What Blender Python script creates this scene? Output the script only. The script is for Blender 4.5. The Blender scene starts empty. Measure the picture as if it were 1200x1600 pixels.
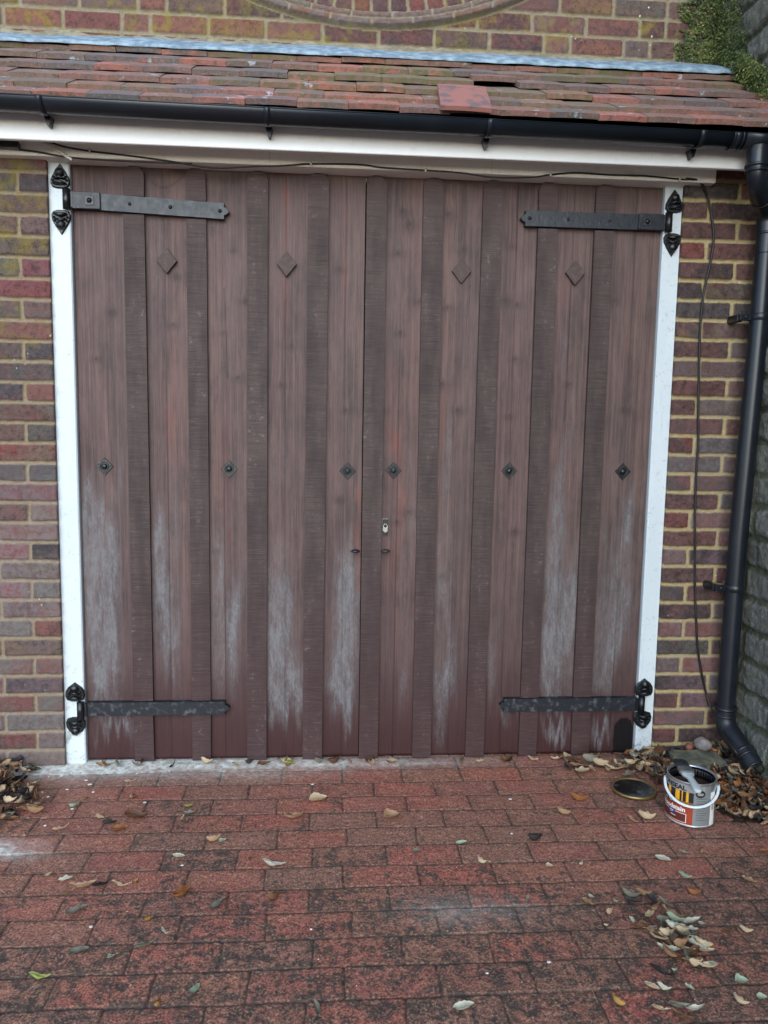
import bpy, math, random
import numpy as np
from mathutils import Vector, Matrix
PI = math.pi
S = bpy.context.scene
COL = S.collection
random.seed(7)

# ------------------------------------------------------------------ camera
CAM = np.array([.9037, -2.8796, 1.2869])
def _axes(p, yaw, roll):
    cp, sp, cy, sy = math.cos(p), math.sin(p), math.cos(yaw), math.sin(yaw)
    f = np.array([sy*cp, cy*cp, sp]); r = np.array([cy, -sy, 0.]); u = np.cross(r, f)
    return r*math.cos(roll)+u*math.sin(roll), u*math.cos(roll)-r*math.sin(roll), f
AX_R, AX_U, AX_F = _axes(-.1118, .0721, .0163)
FOC = 1202.
cd = bpy.data.cameras.new('camera'); cam = bpy.data.objects.new('camera', cd); COL.objects.link(cam)
cd.sensor_fit = 'HORIZONTAL'; cd.sensor_width = 36; cd.lens = FOC*36/1200
cd.clip_start = .05; cd.clip_end = 500
cam.matrix_world = Matrix([[AX_R[i], AX_U[i], -AX_F[i], CAM[i]] for i in range(3)]+[[0, 0, 0, 1]])
S.camera = cam
S.render.resolution_x = 768; S.render.resolution_y = 1024

# ------------------------------------------------------------------ sky and sun (overcast)
W = bpy.data.worlds.new('World'); S.world = W; W.use_nodes = True
wn = W.node_tree; wn.nodes.clear()
sky = wn.nodes.new('ShaderNodeTexSky'); sky.sky_type = 'NISHITA'; sky.sun_disc = False
SUN_EL, SUN_AZ = 28, -8      # degrees; azimuth measured from behind the camera towards the right
sky.sun_elevation = math.radians(SUN_EL); sky.sun_rotation = math.radians(180-SUN_AZ)
sky.dust_density = 1.0; sky.air_density = 1.0; sky.ozone_density = 1.0
hs = wn.nodes.new('ShaderNodeHueSaturation'); hs.inputs['Saturation'].default_value = .8
bg = wn.nodes.new('ShaderNodeBackground'); bg.inputs['Strength'].default_value = .14
wo = wn.nodes.new('ShaderNodeOutputWorld')
tn = wn.nodes.new('ShaderNodeMix'); tn.data_type = 'RGBA'; tn.blend_type = 'MULTIPLY'; tn.inputs[0].default_value = 1; tn.inputs[7].default_value = (.88, .97, 1.08, 1)   # cool cloud cover
wn.links.new(sky.outputs[0], hs.inputs['Color']); wn.links.new(hs.outputs[0], tn.inputs[6]); wn.links.new(tn.outputs[2], bg.inputs[0]); wn.links.new(bg.outputs[0], wo.inputs[0])
sl = bpy.data.lights.new('sun', 'SUN'); sun = bpy.data.objects.new('sun', sl); COL.objects.link(sun)
sl.energy = 1.2; sl.angle = math.radians(60); sl.color = (.80, .92, 1)
a = math.radians(SUN_AZ); e = math.radians(SUN_EL)
sdir = Vector((math.sin(a)*math.cos(e), -math.cos(a)*math.cos(e), math.sin(e)))   # towards the sun
sun.rotation_euler = sdir.to_track_quat('Z', 'Y').to_euler(); sun.location = (3, -6, 8)
S.view_settings.view_transform = 'Standard'; S.view_settings.look = 'None'
S.view_settings.gamma = 1; S.view_settings.exposure = .92

# ------------------------------------------------------------------ measuring helper
def at(px, py, **k):
    d = AX_F+AX_R*(px-600)/FOC-AX_U*(py-800)/FOC
    i = 'xyz'.index(list(k)[0]); t = (list(k.values())[0]-CAM[i])/d[i]
    return CAM+d*t

# ------------------------------------------------------------------ numpy noise
_T = np.random.RandomState(3).rand(256, 256)
def vn(x, y, s=0):
    x = np.asarray(x, float)+s*17.3; y = np.asarray(y, float)+s*9.7
    xi = np.floor(x).astype(int); yi = np.floor(y).astype(int); fx = x-xi; fy = y-yi
    fx = fx*fx*(3-2*fx); fy = fy*fy*(3-2*fy)
    g = lambda i, j: _T[i & 255, j & 255]
    return (g(xi, yi)*(1-fx)+g(xi+1, yi)*fx)*(1-fy)+(g(xi, yi+1)*(1-fx)+g(xi+1, yi+1)*fx)*fy
def fbm(x, y, s=0, o=4):
    v = 0; a_ = .5; t = 0
    for k in range(o):
        v = v+a_*vn(x*2**k, y*2**k, s+k*5); t += a_; a_ *= .5
    return v/t
def ss(a_, b, x): t = np.clip((x-a_)/(b-a_), 0, 1); return t*t*(3-2*t)
def hsh(i, j, s=0): return _T[(np.asarray(i)*7+s*31+11) & 255, (np.asarray(j)*13+s*53+5) & 255]

# ------------------------------------------------------------------ materials
def c(r, g, b):
    f = lambda v: ((v/255+.055)/1.055)**2.4 if v > 10 else v/255/12.92
    return (f(r), f(g), f(b), 1)
class NT:
    def __init__(s, name, rough=.7, spec=.5, metal=0):
        s.m = bpy.data.materials.new(name); s.m.use_nodes = True; s.t = s.m.node_tree
        s.p = s.t.nodes['Principled BSDF']; s.p.inputs['Roughness'].default_value = rough
        s.p.inputs['Specular IOR Level'].default_value = spec; s.p.inputs['Metallic'].default_value = metal
    def n(s, ty, **k):
        o = s.t.nodes.new('ShaderNode'+ty)
        for a_, v in k.items(): setattr(o, a_, v)
        return o
    def put(s, sock, v):
        if v is None: return
        if isinstance(v, bpy.types.NodeSocket): s.t.links.new(v, sock)
        else: sock.default_value = v
    def co(s, scale=(1, 1, 1), src='Object', vec=None, loc=(0, 0, 0)):
        if vec is None: vec = s.n('TexCoord').outputs[src]
        m = s.n('Mapping'); s.put(m.inputs['Vector'], vec); m.inputs['Scale'].default_value = scale
        if isinstance(loc, tuple): m.inputs['Location'].default_value = loc
        else: s.put(m.inputs['Location'], loc)
        return m.outputs[0]
    def noise(s, vec, scale, detail=5, rough=.6, dist=0):
        o = s.n('TexNoise'); s.put(o.inputs['Vector'], vec); o.inputs['Scale'].default_value = scale
        o.inputs['Detail'].default_value = detail; o.inputs['Roughness'].default_value = rough; o.inputs['Distortion'].default_value = dist
        return o.outputs['Fac']
    def vor(s, vec, scale, feat='F1', out='Distance'):
        o = s.n('TexVoronoi', feature=feat); s.put(o.inputs['Vector'], vec); o.inputs['Scale'].default_value = scale
        return o.outputs[out]
    def rng(s, v, a_, b, lo=0, hi=1):
        o = s.n('MapRange'); s.put(o.inputs[0], v)
        for i, x in enumerate((a_, b, lo, hi)): s.put(o.inputs[i+1], x)
        return o.outputs[0]
    def m2(s, op, a_, b=None, clamp=False):
        o = s.n('Math', operation=op, use_clamp=clamp); s.put(o.inputs[0], a_)
        if b is not None: s.put(o.inputs[1], b)
        return o.outputs[0]
    def mix(s, f, a_, b, mode='MIX'):
        o = s.n('Mix', data_type='RGBA', blend_type=mode); s.put(o.inputs[0], f); s.put(o.inputs[6], a_); s.put(o.inputs[7], b)
        return o.outputs[2]
    def ramp(s, f, stops, interp='LINEAR'):
        o = s.n('ValToRGB'); s.put(o.inputs[0], f); r = o.color_ramp; r.interpolation = interp
        while len(r.elements) < len(stops): r.elements.new(.5)
        for e_, (p, col) in zip(r.elements, stops): e_.position = p; e_.color = col
        return o.outputs[0]
    def attr(s, name):
        a_ = s.n('Attribute', attribute_name=name); x = s.n('SeparateColor'); s.put(x.inputs[0], a_.outputs['Color'])
        return x.outputs[0], x.outputs[1], x.outputs[2], a_.outputs['Alpha']
    def rand(s): return s.n('ObjectInfo').outputs['Random']
    def hsv(s, col, sat=1, val=1):
        o = s.n('HueSaturation'); s.put(o.inputs['Color'], col); o.inputs['Saturation'].default_value = sat; o.inputs['Value'].default_value = val; return o.outputs[0]
    def out(s, col, rough=None, bumps=(), **k):
        s.put(s.p.inputs['Base Color'], col)
        if rough is not None: s.put(s.p.inputs['Roughness'], rough)
        prev = None
        for h, dist, st in bumps:
            b = s.n('Bump'); s.put(b.inputs['Height'], h); b.inputs['Distance'].default_value = dist; b.inputs['Strength'].default_value = st
            if prev: s.put(b.inputs['Normal'], prev)
            prev = b.outputs[0]
        if prev: s.put(s.p.inputs['Normal'], prev)
        return s.m

def mat_brick(name, pal, mortar, mortar2, speck=.5, val=.97, sat=1.1):
    t = NT(name, .9, .25); r, g, b, _ = t.attr('rnd'); bloom, lich, dirt, _ = t.attr('wear'); o = t.co()
    base = t.ramp(r, [(i/len(pal), p) for i, p in enumerate(pal)], 'CONSTANT')
    n1 = t.noise(o, 9, 5, .65); n2 = t.noise(o, 55, 6, .7); n3 = t.noise(o, 230, 3, .6)
    base = t.mix(t.rng(n1, .42, .64), base, t.ramp(g, [(0, c(66, 64, 68)), (.3, c(112, 82, 78)), (.55, c(130, 78, 76)), (.8, c(92, 92, 84)), (1, c(116, 92, 98))]))
    base = t.mix(t.rng(n2, .50, .64, 0, speck+.1), base, c(52, 44, 44)); base = t.mix(t.rng(n2, .46, .34, 0, .45), base, c(132, 100, 90))
    base = t.mix(t.rng(n3, .58, .72, 0, .5), base, c(134, 116, 110)); base = t.mix(t.rng(n3, .42, .32, 0, .6), base, c(48, 42, 42))
    mo = t.mix(t.rng(n2, .35, .7), mortar, mortar2)
    mo = t.mix(t.rng(n3, .52, .75, 0, .6), mo, c(96, 84, 66))
    col = t.mix(b, mo, base)
    bl = t.m2('MULTIPLY', bloom, t.rng(n2, .38, .6)); col = t.mix(t.m2('MULTIPLY', bl, .5), col, c(150, 140, 138))
    li = t.m2('MULTIPLY', lich, t.rng(t.noise(o, 18, 5, .65), .48, .62)); col = t.mix(t.m2('MULTIPLY', li, .55), col, c(150, 138, 62))
    # small white lichen spots
    v = t.vor(o, 34); msk = t.m2('MULTIPLY', t.rng(v, .10, .15, 1, 0), t.rng(t.noise(o, 5), .60, .64))
    col = t.mix(t.m2('MULTIPLY', msk, t.rng(dirt, 0, 1)), col, c(225, 224, 208))
    return t.out(t.hsv(col, sat, val), bumps=[(n2, .008, .7), (n3, .003, .8)])
PAL = [c(92, 84, 82), c(116, 88, 84), c(102, 98, 90), c(82, 77, 80), c(126, 90, 84), c(100, 90, 82), c(114, 98, 88), c(124, 84, 86)]
M = {}
M['brick_l'] = mat_brick('weathered_brick', PAL, c(142, 126, 106), c(164, 148, 126), .55, .9)
M['brick_r'] = mat_brick('dark_brick_yellow_mortar', [c(76, 62, 60), c(92, 66, 62), c(84, 76, 74), c(98, 72, 68), c(72, 62, 62), c(104, 74, 68), c(88, 70, 66), c(118, 68, 60)], c(172, 150, 104), c(194, 178, 140), .6, .9, 1.0)
M['brick_u'] = mat_brick('lichened_brick', [c(106, 74, 70), c(128, 90, 78), c(104, 84, 78), c(132, 94, 82), c(108, 90, 80), c(94, 70, 70), c(128, 104, 78), c(114, 80, 74)], c(136, 124, 102), c(158, 148, 126), .45)

def mat_side():
    t = NT('old_damp_stone', .92, .2); r, g, b, _ = t.attr('rnd'); w0, w1, w2, _ = t.attr('wear'); o = t.co()
    n1 = t.noise(o, 6, 6, .65); n2 = t.noise(o, 40, 6, .7); n3 = t.noise(o, 160, 3)
    col = t.ramp(r, [(0, c(108, 108, 106)), (.3, c(124, 122, 116)), (.6, c(100, 100, 102)), (1, c(130, 128, 124))])
    col = t.mix(t.rng(n1, .4, .62), col, c(112, 112, 104)); col = t.mix(t.rng(n2, .5, .68, 0, .7), col, c(48, 50, 46))
    col = t.mix(t.rng(n3, .55, .72, 0, .6), col, c(176, 182, 172))
    col = t.mix(t.rng(b, .7, .2, 0, .8), col, c(70, 76, 58))
    gr = t.m2('MULTIPLY', w1, t.rng(n2, .42, .66, 0, .7)); col = t.mix(gr, col, c(104, 108, 88))
    return t.out(col, bumps=[(n1, .03, .6), (n2, .01, .8), (n3, .003, .7)])
M['side'] = mat_side()

def mat_paver():
    t = NT('red_clay_paver', .72, .35); r, g, b, _ = t.attr('rnd'); wh, dk, x, _ = t.attr('wear'); o = t.co()
    n1 = t.noise(o, 7, 5, .6); n2 = t.noise(o, 38, 7, .72); n3 = t.noise(o, 170, 4, .6); n4 = t.noise(o, 21, 6, .75)
    col = t.ramp(r, [(0, c(122, 74, 70)), (.2, c(140, 78, 72)), (.4, c(108, 76, 72)), (.55, c(132, 86, 76)), (.75, c(112, 82, 76)), (1, c(130, 70, 68))])
    col = t.mix(t.rng(n1, .4, .65, 0, .6), col, t.ramp(g, [(0, c(94, 68, 68)), (.5, c(128, 88, 76)), (1, c(106, 76, 76))]))
    col = t.mix(t.rng(n2, .54, .7, 0, .65), col, c(144, 106, 94))
    col = t.mix(t.rng(n3, .50, .36, 0, .85), col, c(58, 42, 40))
    n5 = t.noise(o, 330, 3, .7); col = t.mix(t.rng(n5, .50, .60, 0, .75), col, c(50, 40, 40)); col = t.mix(t.rng(n5, .44, .34, 0, .35), col, c(164, 122, 108))
    lo = t.rng(dk, 0, 1, .70, .47); hi = t.m2('ADD', lo, .09)
    col = t.mix(t.m2('MULTIPLY', t.rng(n4, lo, hi), .9), col, c(46, 43, 44))
    col = t.mix(t.m2('MULTIPLY', t.rng(n2, t.rng(dk, 0, 1, .72, .5), t.rng(dk, 0, 1, .78, .6)), .75), col, c(40, 36, 37))
    col = t.mix(t.m2('MULTIPLY', t.rng(n3, .6, .74), t.m2('MULTIPLY', dk, .5)), col, c(140, 122, 110))
    col = t.mix(t.m2('MULTIPLY', t.m2('MULTIPLY', x, t.rng(n3, .60, .44)), .6), col, c(62, 54, 50)); col = t.mix(t.m2('MULTIPLY', t.rng(n3, .50, .62, 0, .5), t.rng(n2, .4, .6)), col, c(152, 118, 104))
    jc = t.mix(t.rng(n2, .55, .66), c(44, 37, 37), c(66, 66, 54)); col = t.mix(b, jc, col)
    w = t.m2('MULTIPLY', wh, t.rng(n2, .28, .58)); col = t.mix(t.m2('MULTIPLY', w, .9), col, c(172, 182, 190))
    ve = t.vor(o, 60); sp = t.m2('MULTIPLY', t.rng(ve, .06, .10, 1, 0), t.rng(t.noise(o, 11), .60, .64)); col = t.mix(sp, col, c(205, 200, 190))
    return t.out(t.mix(1.0, t.hsv(col, 1.0, 2.1), (1, .96, .80, 1), 'MULTIPLY'), t.rng(n4, .3, .7, .32, .7), bumps=[(n2, .004, .6), (n3, .0015, .7), (n1, .006, .3)])
M['paver'] = mat_paver()

def mat_door():
    t = NT('stained_softwood', .6, .3); gx, gz, gk, pr = t.attr('grain'); wh, red, dk, fr = t.attr('wear'); o = t.co()
    cb = t.n('CombineXYZ'); t.put(cb.inputs[0], gx); t.put(cb.inputs[1], pr); t.put(cb.inputs[2], gz); v = cb.outputs[0]
    gr = t.noise(t.co((70, 9, 1.6), vec=v), 1, 6, .6, .6); fine = t.noise(t.co((300, 9, 7), vec=v), 1, 4, .6)
    wv = t.n('TexWave', wave_type='BANDS', bands_direction='X'); t.put(wv.inputs[0], t.co((9, 3, .35), vec=v)); wv.inputs['Scale'].default_value = 1.3
    wv.inputs['Distortion'].default_value = 5; wv.inputs['Detail'].default_value = 3; wv.inputs['Detail Scale'].default_value = .8
    n1 = t.noise(t.co((5, 5, 1.3)), 1, 5, .6); nb = t.noise(t.co((34, 20, 8)), 1, 7, .72); nc = t.noise(t.co((150, 60, 60)), 1, 4, .7)
    col = t.ramp(pr, [(0, c(94, 76, 76)), (.25, c(120, 94, 88)), (.5, c(98, 84, 80)), (.75, c(128, 98, 90)), (1, c(104, 82, 80))])
    col = t.mix(t.rng(gr, .45, .62, 0, .5), col, c(76, 66, 66))
    bl = t.noise(t.co((9, 9, 4)), 1, 6, .7); col = t.mix(t.rng(bl, .5, .62, 0, .6), col, c(74, 62, 61)); col = t.mix(t.rng(bl, .48, .36, 0, .4), col, c(132, 108, 102))
    col = t.mix(t.m2('MULTIPLY', t.rng(wv.outputs['Fac'], .6, .95), .25), col, c(130, 108, 100))
    col = t.mix(t.rng(n1, .5, .7, 0, .5), col, c(122, 100, 95))
    col = t.mix(t.rng(fine, .5, .72, 0, .5), col, c(62, 52, 52)); col = t.mix(t.rng(fine, .44, .32, 0, .4), col, c(140, 114, 106))
    col = t.mix(t.m2('MULTIPLY', t.m2('MULTIPLY', red, t.rng(nb, .40, .58)), .6), col, c(150, 88, 76))
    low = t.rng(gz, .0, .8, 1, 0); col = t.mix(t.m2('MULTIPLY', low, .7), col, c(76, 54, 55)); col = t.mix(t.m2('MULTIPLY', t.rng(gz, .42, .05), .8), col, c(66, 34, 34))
    col = t.mix(gk, col, c(62, 50, 48))
    wm = t.m2('MULTIPLY', t.rng(wh, .15, .85), t.rng(t.noise(t.co((46, 20, 11)), 1, 8, .78), .40, .62)); wm = t.m2('ADD', t.m2('MULTIPLY', wm, t.rng(nc, .34, .6, .25, 1)), t.m2('MULTIPLY', t.m2('MULTIPLY', wh, wh), t.rng(nb, .3, .6, .15, .5)), True)
    col = t.mix(t.m2('MULTIPLY', wm, .85), col, c(138, 137, 138))
    col = t.mix(dk, col, c(34, 27, 26))
    col = t.mix(fr, col, c(17, 10, 10))
    return t.out(t.hsv(col, 1.05, .76), t.mix(fr, t.mix(wh, (.6,)*3+(1,), (.85,)*3+(1,)), (.75,)*3+(1,)), bumps=[(gr, .003, .5), (fine, .0012, .6), (nb, .0015, .4)])
M['door'] = mat_door()

def mat_batten():
    t = NT('sawn_batten', .7, .3); o = t.co(); R = t.rand()
    cb = t.n('CombineXYZ'); t.put(cb.inputs[2], t.m2('MULTIPLY', R, 40)); t.put(cb.inputs[0], t.m2('MULTIPLY', R, 13))
    saw = t.noise(t.co((6, 6, 230), loc=cb.outputs[0]), 1, 3, .7); saw2 = t.noise(t.co((14, 6, 560), loc=cb.outputs[0]), 1, 2, .6)
    n1 = t.noise(t.co((14, 6, 3.5), loc=cb.outputs[0]), 1, 5, .6); nf = t.noise(t.co((60, 60, 60)), 1, 5, .7)
    h = t.n('SeparateXYZ'); g = t.n('NewGeometry'); t.put(h.inputs[0], g.outputs['Position']); z = h.outputs[2]
    col = t.mix(t.rng(n1, .38, .64), c(68, 53, 50), c(88, 71, 66))
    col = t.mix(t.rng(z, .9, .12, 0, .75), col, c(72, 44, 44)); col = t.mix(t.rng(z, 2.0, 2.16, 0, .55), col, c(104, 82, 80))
    col = t.mix(t.m2('MULTIPLY', t.rng(saw, .56, .38), .42), col, c(46, 38, 42)); col = t.mix(t.rng(saw2, .60, .76, 0, .5), col, c(128, 114, 114))
    col = t.mix(t.m2('MULTIPLY', t.m2('MULTIPLY', t.rng(nf, .58, .70), t.rng(n1, .5, .62)), .6), col, c(140, 134, 136))
    return t.out(t.hsv(col, .9, .95), bumps=[(saw, .002, .7), (saw2, .0008, .5), (nf, .001, .4)])
M['batten'] = mat_batten()
def mat_paint(name, a_, b, dirt, ds=.3, rough=.5, low=False, grime=0.0):
    t = NT(name, rough, .4); o = t.co(); n1 = t.noise(t.co((9, 9, 1.5)), 1, 5, .6); n2 = t.noise(o, 60, 6, .7); n3 = t.noise(o, 14, 5, .65)
    col = t.mix(t.rng(n1, .35, .65), a_, b); col = t.mix(t.rng(n2, .60, .75, 0, ds), col, dirt)
    if low:
        sp = t.n('SeparateXYZ'); g = t.n('NewGeometry'); t.put(sp.inputs[0], g.outputs['Position'])
        k = t.m2('MULTIPLY', t.rng(sp.outputs[2], .22, .0), t.rng(n3, .56, .62)); col = t.mix(k, col, c(110, 104, 92))
        k = t.m2('MULTIPLY', t.rng(sp.outputs[2], .5, .0, .25, 1), t.rng(n2, .56, .64)); col = t.mix(t.m2('MULTIPLY', k, .5), col, c(150, 150, 140))
    cr = t.noise(t.co((110, 110, 3.5)), 1, 4, .7); col = t.mix(t.rng(cr, .64, .70, 0, .45), col, c(158, 164, 166))
    if grime: col = t.mix(t.rng(n3, .6, .72, 0, grime), col, c(170, 160, 130))
    br = t.noise(t.co((160, 160, 6)), 1, 3)
    return t.out(col, bumps=[(br, .001, .5), (n2, .001, .3)])
M['white'] = mat_paint('white_gloss_paint', c(202, 211, 214), c(212, 219, 222), c(150, 154, 152), .6, .4, True)
M['fascia'] = mat_paint('off_white_fascia', c(244, 244, 242), c(248, 248, 248), c(196, 192, 176), .2, .35, False, .12)
M['cream'] = mat_paint('cream_board', c(242, 238, 226), c(246, 244, 236), c(190, 184, 160), .3, .5, False, .25)
def simple(name, col, rough=.5, metal=0, col2=None, ns=30, bump=.001, spec=.5, lo=.5, hi=.7, f=.6):
    t = NT(name, rough, spec, metal); o = t.co(); n = t.noise(o, ns, 6, .65)
    return t.out(t.mix(t.rng(n, lo, hi, 0, f), col, col2 or col), bumps=[(n, bump, .5)] if bump else ())
M['pvc'] = simple('black_pvc', c(22, 27, 34), .33, 0, c(40, 46, 54), 9, 0, .5, .5, .75, .35)
M['pvc_dull'] = simple('dusty_black_pvc', c(22, 26, 32), .42, 0, c(62, 68, 76), 16, .0006, .5, .52, .72, .5)
M['pvc_in'] = simple('gutter_inside', c(20, 20, 22), .8)
def mat_iron():
    t = NT('black_painted_iron', .4, .5); o = t.co(); n = t.noise(o, 34, 6, .7); n2 = t.noise(o, 120, 4, .6); n3 = t.noise(o, 7, 4)
    col = t.mix(t.rng(n, .5, .70, 0, .5), c(22, 28, 37), c(48, 57, 70)); col = t.mix(t.m2('MULTIPLY', t.rng(n, .60, .68), t.rng(n3, .5, .6)), col, c(112, 112, 112))
    return t.out(col, t.rng(n, .3, .7, .28, .55), bumps=[(n, .003, .5), (n2, .001, .6)])
M['iron'] = mat_iron()
M['iron_worn'] = simple('chalky_iron', c(28, 31, 38), .5, 0, c(110, 112, 112), 38, .003, .4, .52, .68, .6)
M['cast'] = simple('cast_iron_cup', c(14, 16, 19), .36, 0, c(40, 43, 48), 60, .004, .6, .5, .68, .5)
M['lead'] = simple('lead_flashing', c(108, 128, 142), .65, .0, c(156, 176, 188), 24, .004, .5, .42, .6, .9)
M['fillet'] = simple('mortar_fillet', c(120, 112, 94), .95, 0, c(150, 140, 118), 30, .008, .2, .4, .6, 1)
def mat_tile():
    t = NT('clay_roof_tile', .55, .5); r, g, b, _ = t.attr('rnd'); o = t.co(); n1 = t.noise(o, 12, 6, .65); n2 = t.noise(o, 50, 6, .7); n3 = t.noise(o, 180, 3)
    col = t.ramp(r, [(0, c(120, 86, 80)), (.16, c(108, 84, 79)), (.3, c(94, 80, 78)), (.44, c(114, 84, 78)), (.56, c(100, 86, 81)), (.68, c(86, 80, 83)), (.8, c(134, 86, 78)), (.9, c(108, 88, 80))], 'CONSTANT')
    col = t.mix(t.rng(n1, .46, .62), col, t.ramp(g, [(0, c(112, 78, 72)), (.5, c(86, 78, 80)), (1, c(146, 96, 84))]))
    col = t.mix(t.rng(n2, .52, .66, 0, .8), col, c(62, 54, 54)); col = t.mix(t.rng(n3, .56, .72, 0, .5), col, c(170, 140, 130))
    v = t.noise(o, 17, 4, .7); col = t.mix(t.m2('MULTIPLY', t.rng(v, .64, .67), .7), col, c(158, 168, 176))
    col = t.mix(t.m2('MULTIPLY', b, t.rng(n2, .42, .54)), col, c(90, 86, 58))
    return t.out(t.hsv(col, 1.02, 1.75), bumps=[(n2, .004, .6), (n3, .0015, .6)])
M['tile'] = mat_tile()
M['tile_slipped'] = simple('orange_clay_tile', c(158, 108, 98), .8, 0, c(100, 94, 100), 14, .004, .3, .5, .58, .8)
M['dark'] = simple('dark_void', c(34, 32, 32), .9)
M['steel'] = simple('bright_steel', c(190, 190, 188), .25, 1, c(150, 150, 150), 40, 0)
M['steel_dull'] = simple('dull_steel', c(128, 130, 128), .4, .6, c(92, 92, 88), 40, .0006)
M['washer'] = simple('dull_washer', c(40, 40, 40), .55, .2, c(78, 76, 72), 60, .001)
M['cable'] = simple('black_cable', c(30, 27, 28), .5, 0, c(62, 52, 46), 20, 0)
M['cable_w'] = simple('white_cable', c(205, 205, 192), .5, 0, c(160, 156, 138), 40, 0)
M['stone'] = simple('mossy_stone', c(88, 90, 78), .95, 0, c(128, 124, 104), 22, .012, .2, .4, .6, 1)
M['pebble'] = simple('grey_pebble', c(142, 132, 128), .8, 0, c(104, 96, 94), 24, .004, .3, .4, .62, 1)
M['pebble_r'] = simple('red_rubble', c(140, 82, 70), .9, 0, c(96, 62, 56), 30, .006)
M['soil'] = simple('dark_leaf_mould', c(40, 33, 28), .95, 0, c(64, 52, 42), 60, .01, .1, .4, .6, 1)
M['ground'] = simple('bare_ground', c(92, 76, 66), .95, 0, c(70, 62, 56), 3, .01)
M['label_red'] = simple('label_red', c(158, 62, 36), .4, 0, None, 5, 0)
M['label_grey'] = simple('label_grey', c(134, 138, 138), .4, .2, None, 5, 0)
M['label_silver'] = simple('label_silver', c(168, 168, 166), .35, .4, None, 5, 0)
M['label_white'] = simple('label_white', c(232, 230, 224), .45, 0, None, 5, 0)
M['label_black'] = simple('label_black', c(28, 28, 32), .45, 0, None, 5, 0)
M['label_yellow'] = simple('label_yellow', c(222, 160, 30), .45, 0, c(200, 130, 30), 90, 0)
M['label_dkred'] = simple('label_mahogany', c(92, 42, 34), .45, 0, None, 5, 0)
M['label_blue'] = simple('label_blue', c(36, 62, 128), .45, 0, None, 5, 0)
M['label_wood'] = simple('label_wood', c(150, 92, 48), .45, 0, c(104, 60, 34), 40, 0)
M['tin'] = simple('tinplate', c(186, 190, 194), .28, .8, c(150, 154, 158), 40, 0)
M['stain_wet'] = simple('wet_wood_stain', c(20, 15, 16), .12, 0, None, 5, 0, .6)
M['stain_lid'] = simple('wet_stain_film', c(24, 22, 24), .2, 0, c(96, 92, 92), 14, .002, .6, .56, .66, .7)
M['gold'] = simple('lacquered_rim', c(150, 128, 82), .35, .7, c(110, 92, 58), 60, 0)
M['bail'] = simple('white_plastic', c(214, 222, 224), .4, 0, None, 5, 0)
M['bristle'] = simple('dark_bristle', c(26, 28, 32), .6, 0, c(52, 54, 58), 160, .002)
M['handle_w'] = simple('pale_handle', c(186, 196, 194), .5, 0, c(140, 148, 146), 60, 0)
M['boss'] = simple('wooden_boss', c(76, 62, 57), .75, 0, c(104, 90, 84), 60, .002)
M['twig'] = simple('dry_twig', c(128, 108, 92), .9, 0, c(90, 76, 66), 60, .001)
def mat_leaf(name, a_, b, vein):
    t = NT(name, .6, .3); o = t.co(); R = t.rand(); n = t.noise(o, 40, 5, .65)
    col = t.mix(t.rng(n, .38, .64), a_, b); col = t.mix(t.m2('MULTIPLY', R, .35), col, vein)
    t.p.inputs['Subsurface Weight'].default_value = 0
    return t.out(col, bumps=[(n, .002, .4)])
LEAF = {'cream': mat_leaf('cream_leaf', c(190, 170, 138), c(158, 132, 100), c(190, 176, 150)),
 'white': mat_leaf('bleached_leaf', c(188, 186, 168), c(158, 156, 136), c(196, 196, 180)),
 'tan': mat_leaf('tan_leaf', c(164, 128, 96), c(126, 94, 70), c(180, 150, 120)),
 'brown': mat_leaf('brown_leaf', c(104, 70, 48), c(74, 50, 38), c(130, 92, 64)),
 'orange': mat_leaf('orange_leaf', c(150, 96, 56), c(112, 70, 42), c(160, 110, 70)),
 'ochre': mat_leaf('ochre_leaf', c(186, 142, 76), c(130, 92, 44), c(190, 160, 110)),
 'green': mat_leaf('yellow_green_leaf', c(166, 172, 92), c(130, 136, 72), c(180, 184, 120)),
 'mint': mat_leaf('pale_green_leaf', c(150, 164, 138), c(128, 142, 118), c(170, 178, 156)),
 'grey': mat_leaf('grey_leaf', c(124, 120, 104), c(90, 88, 78), c(140, 134, 116)),
 'dark': mat_leaf('dark_leaf', c(52, 50, 50), c(36, 34, 36), c(70, 64, 60))}
t = NT('creeper_leaf', .6, .3); r_, g_, b_, _ = t.attr('rnd')
M['creeper'] = t.out(t.ramp(r_, [(0, c(62, 74, 44)), (.4, c(88, 102, 56)), (.75, c(112, 126, 68)), (1, c(146, 152, 88))]))

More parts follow.
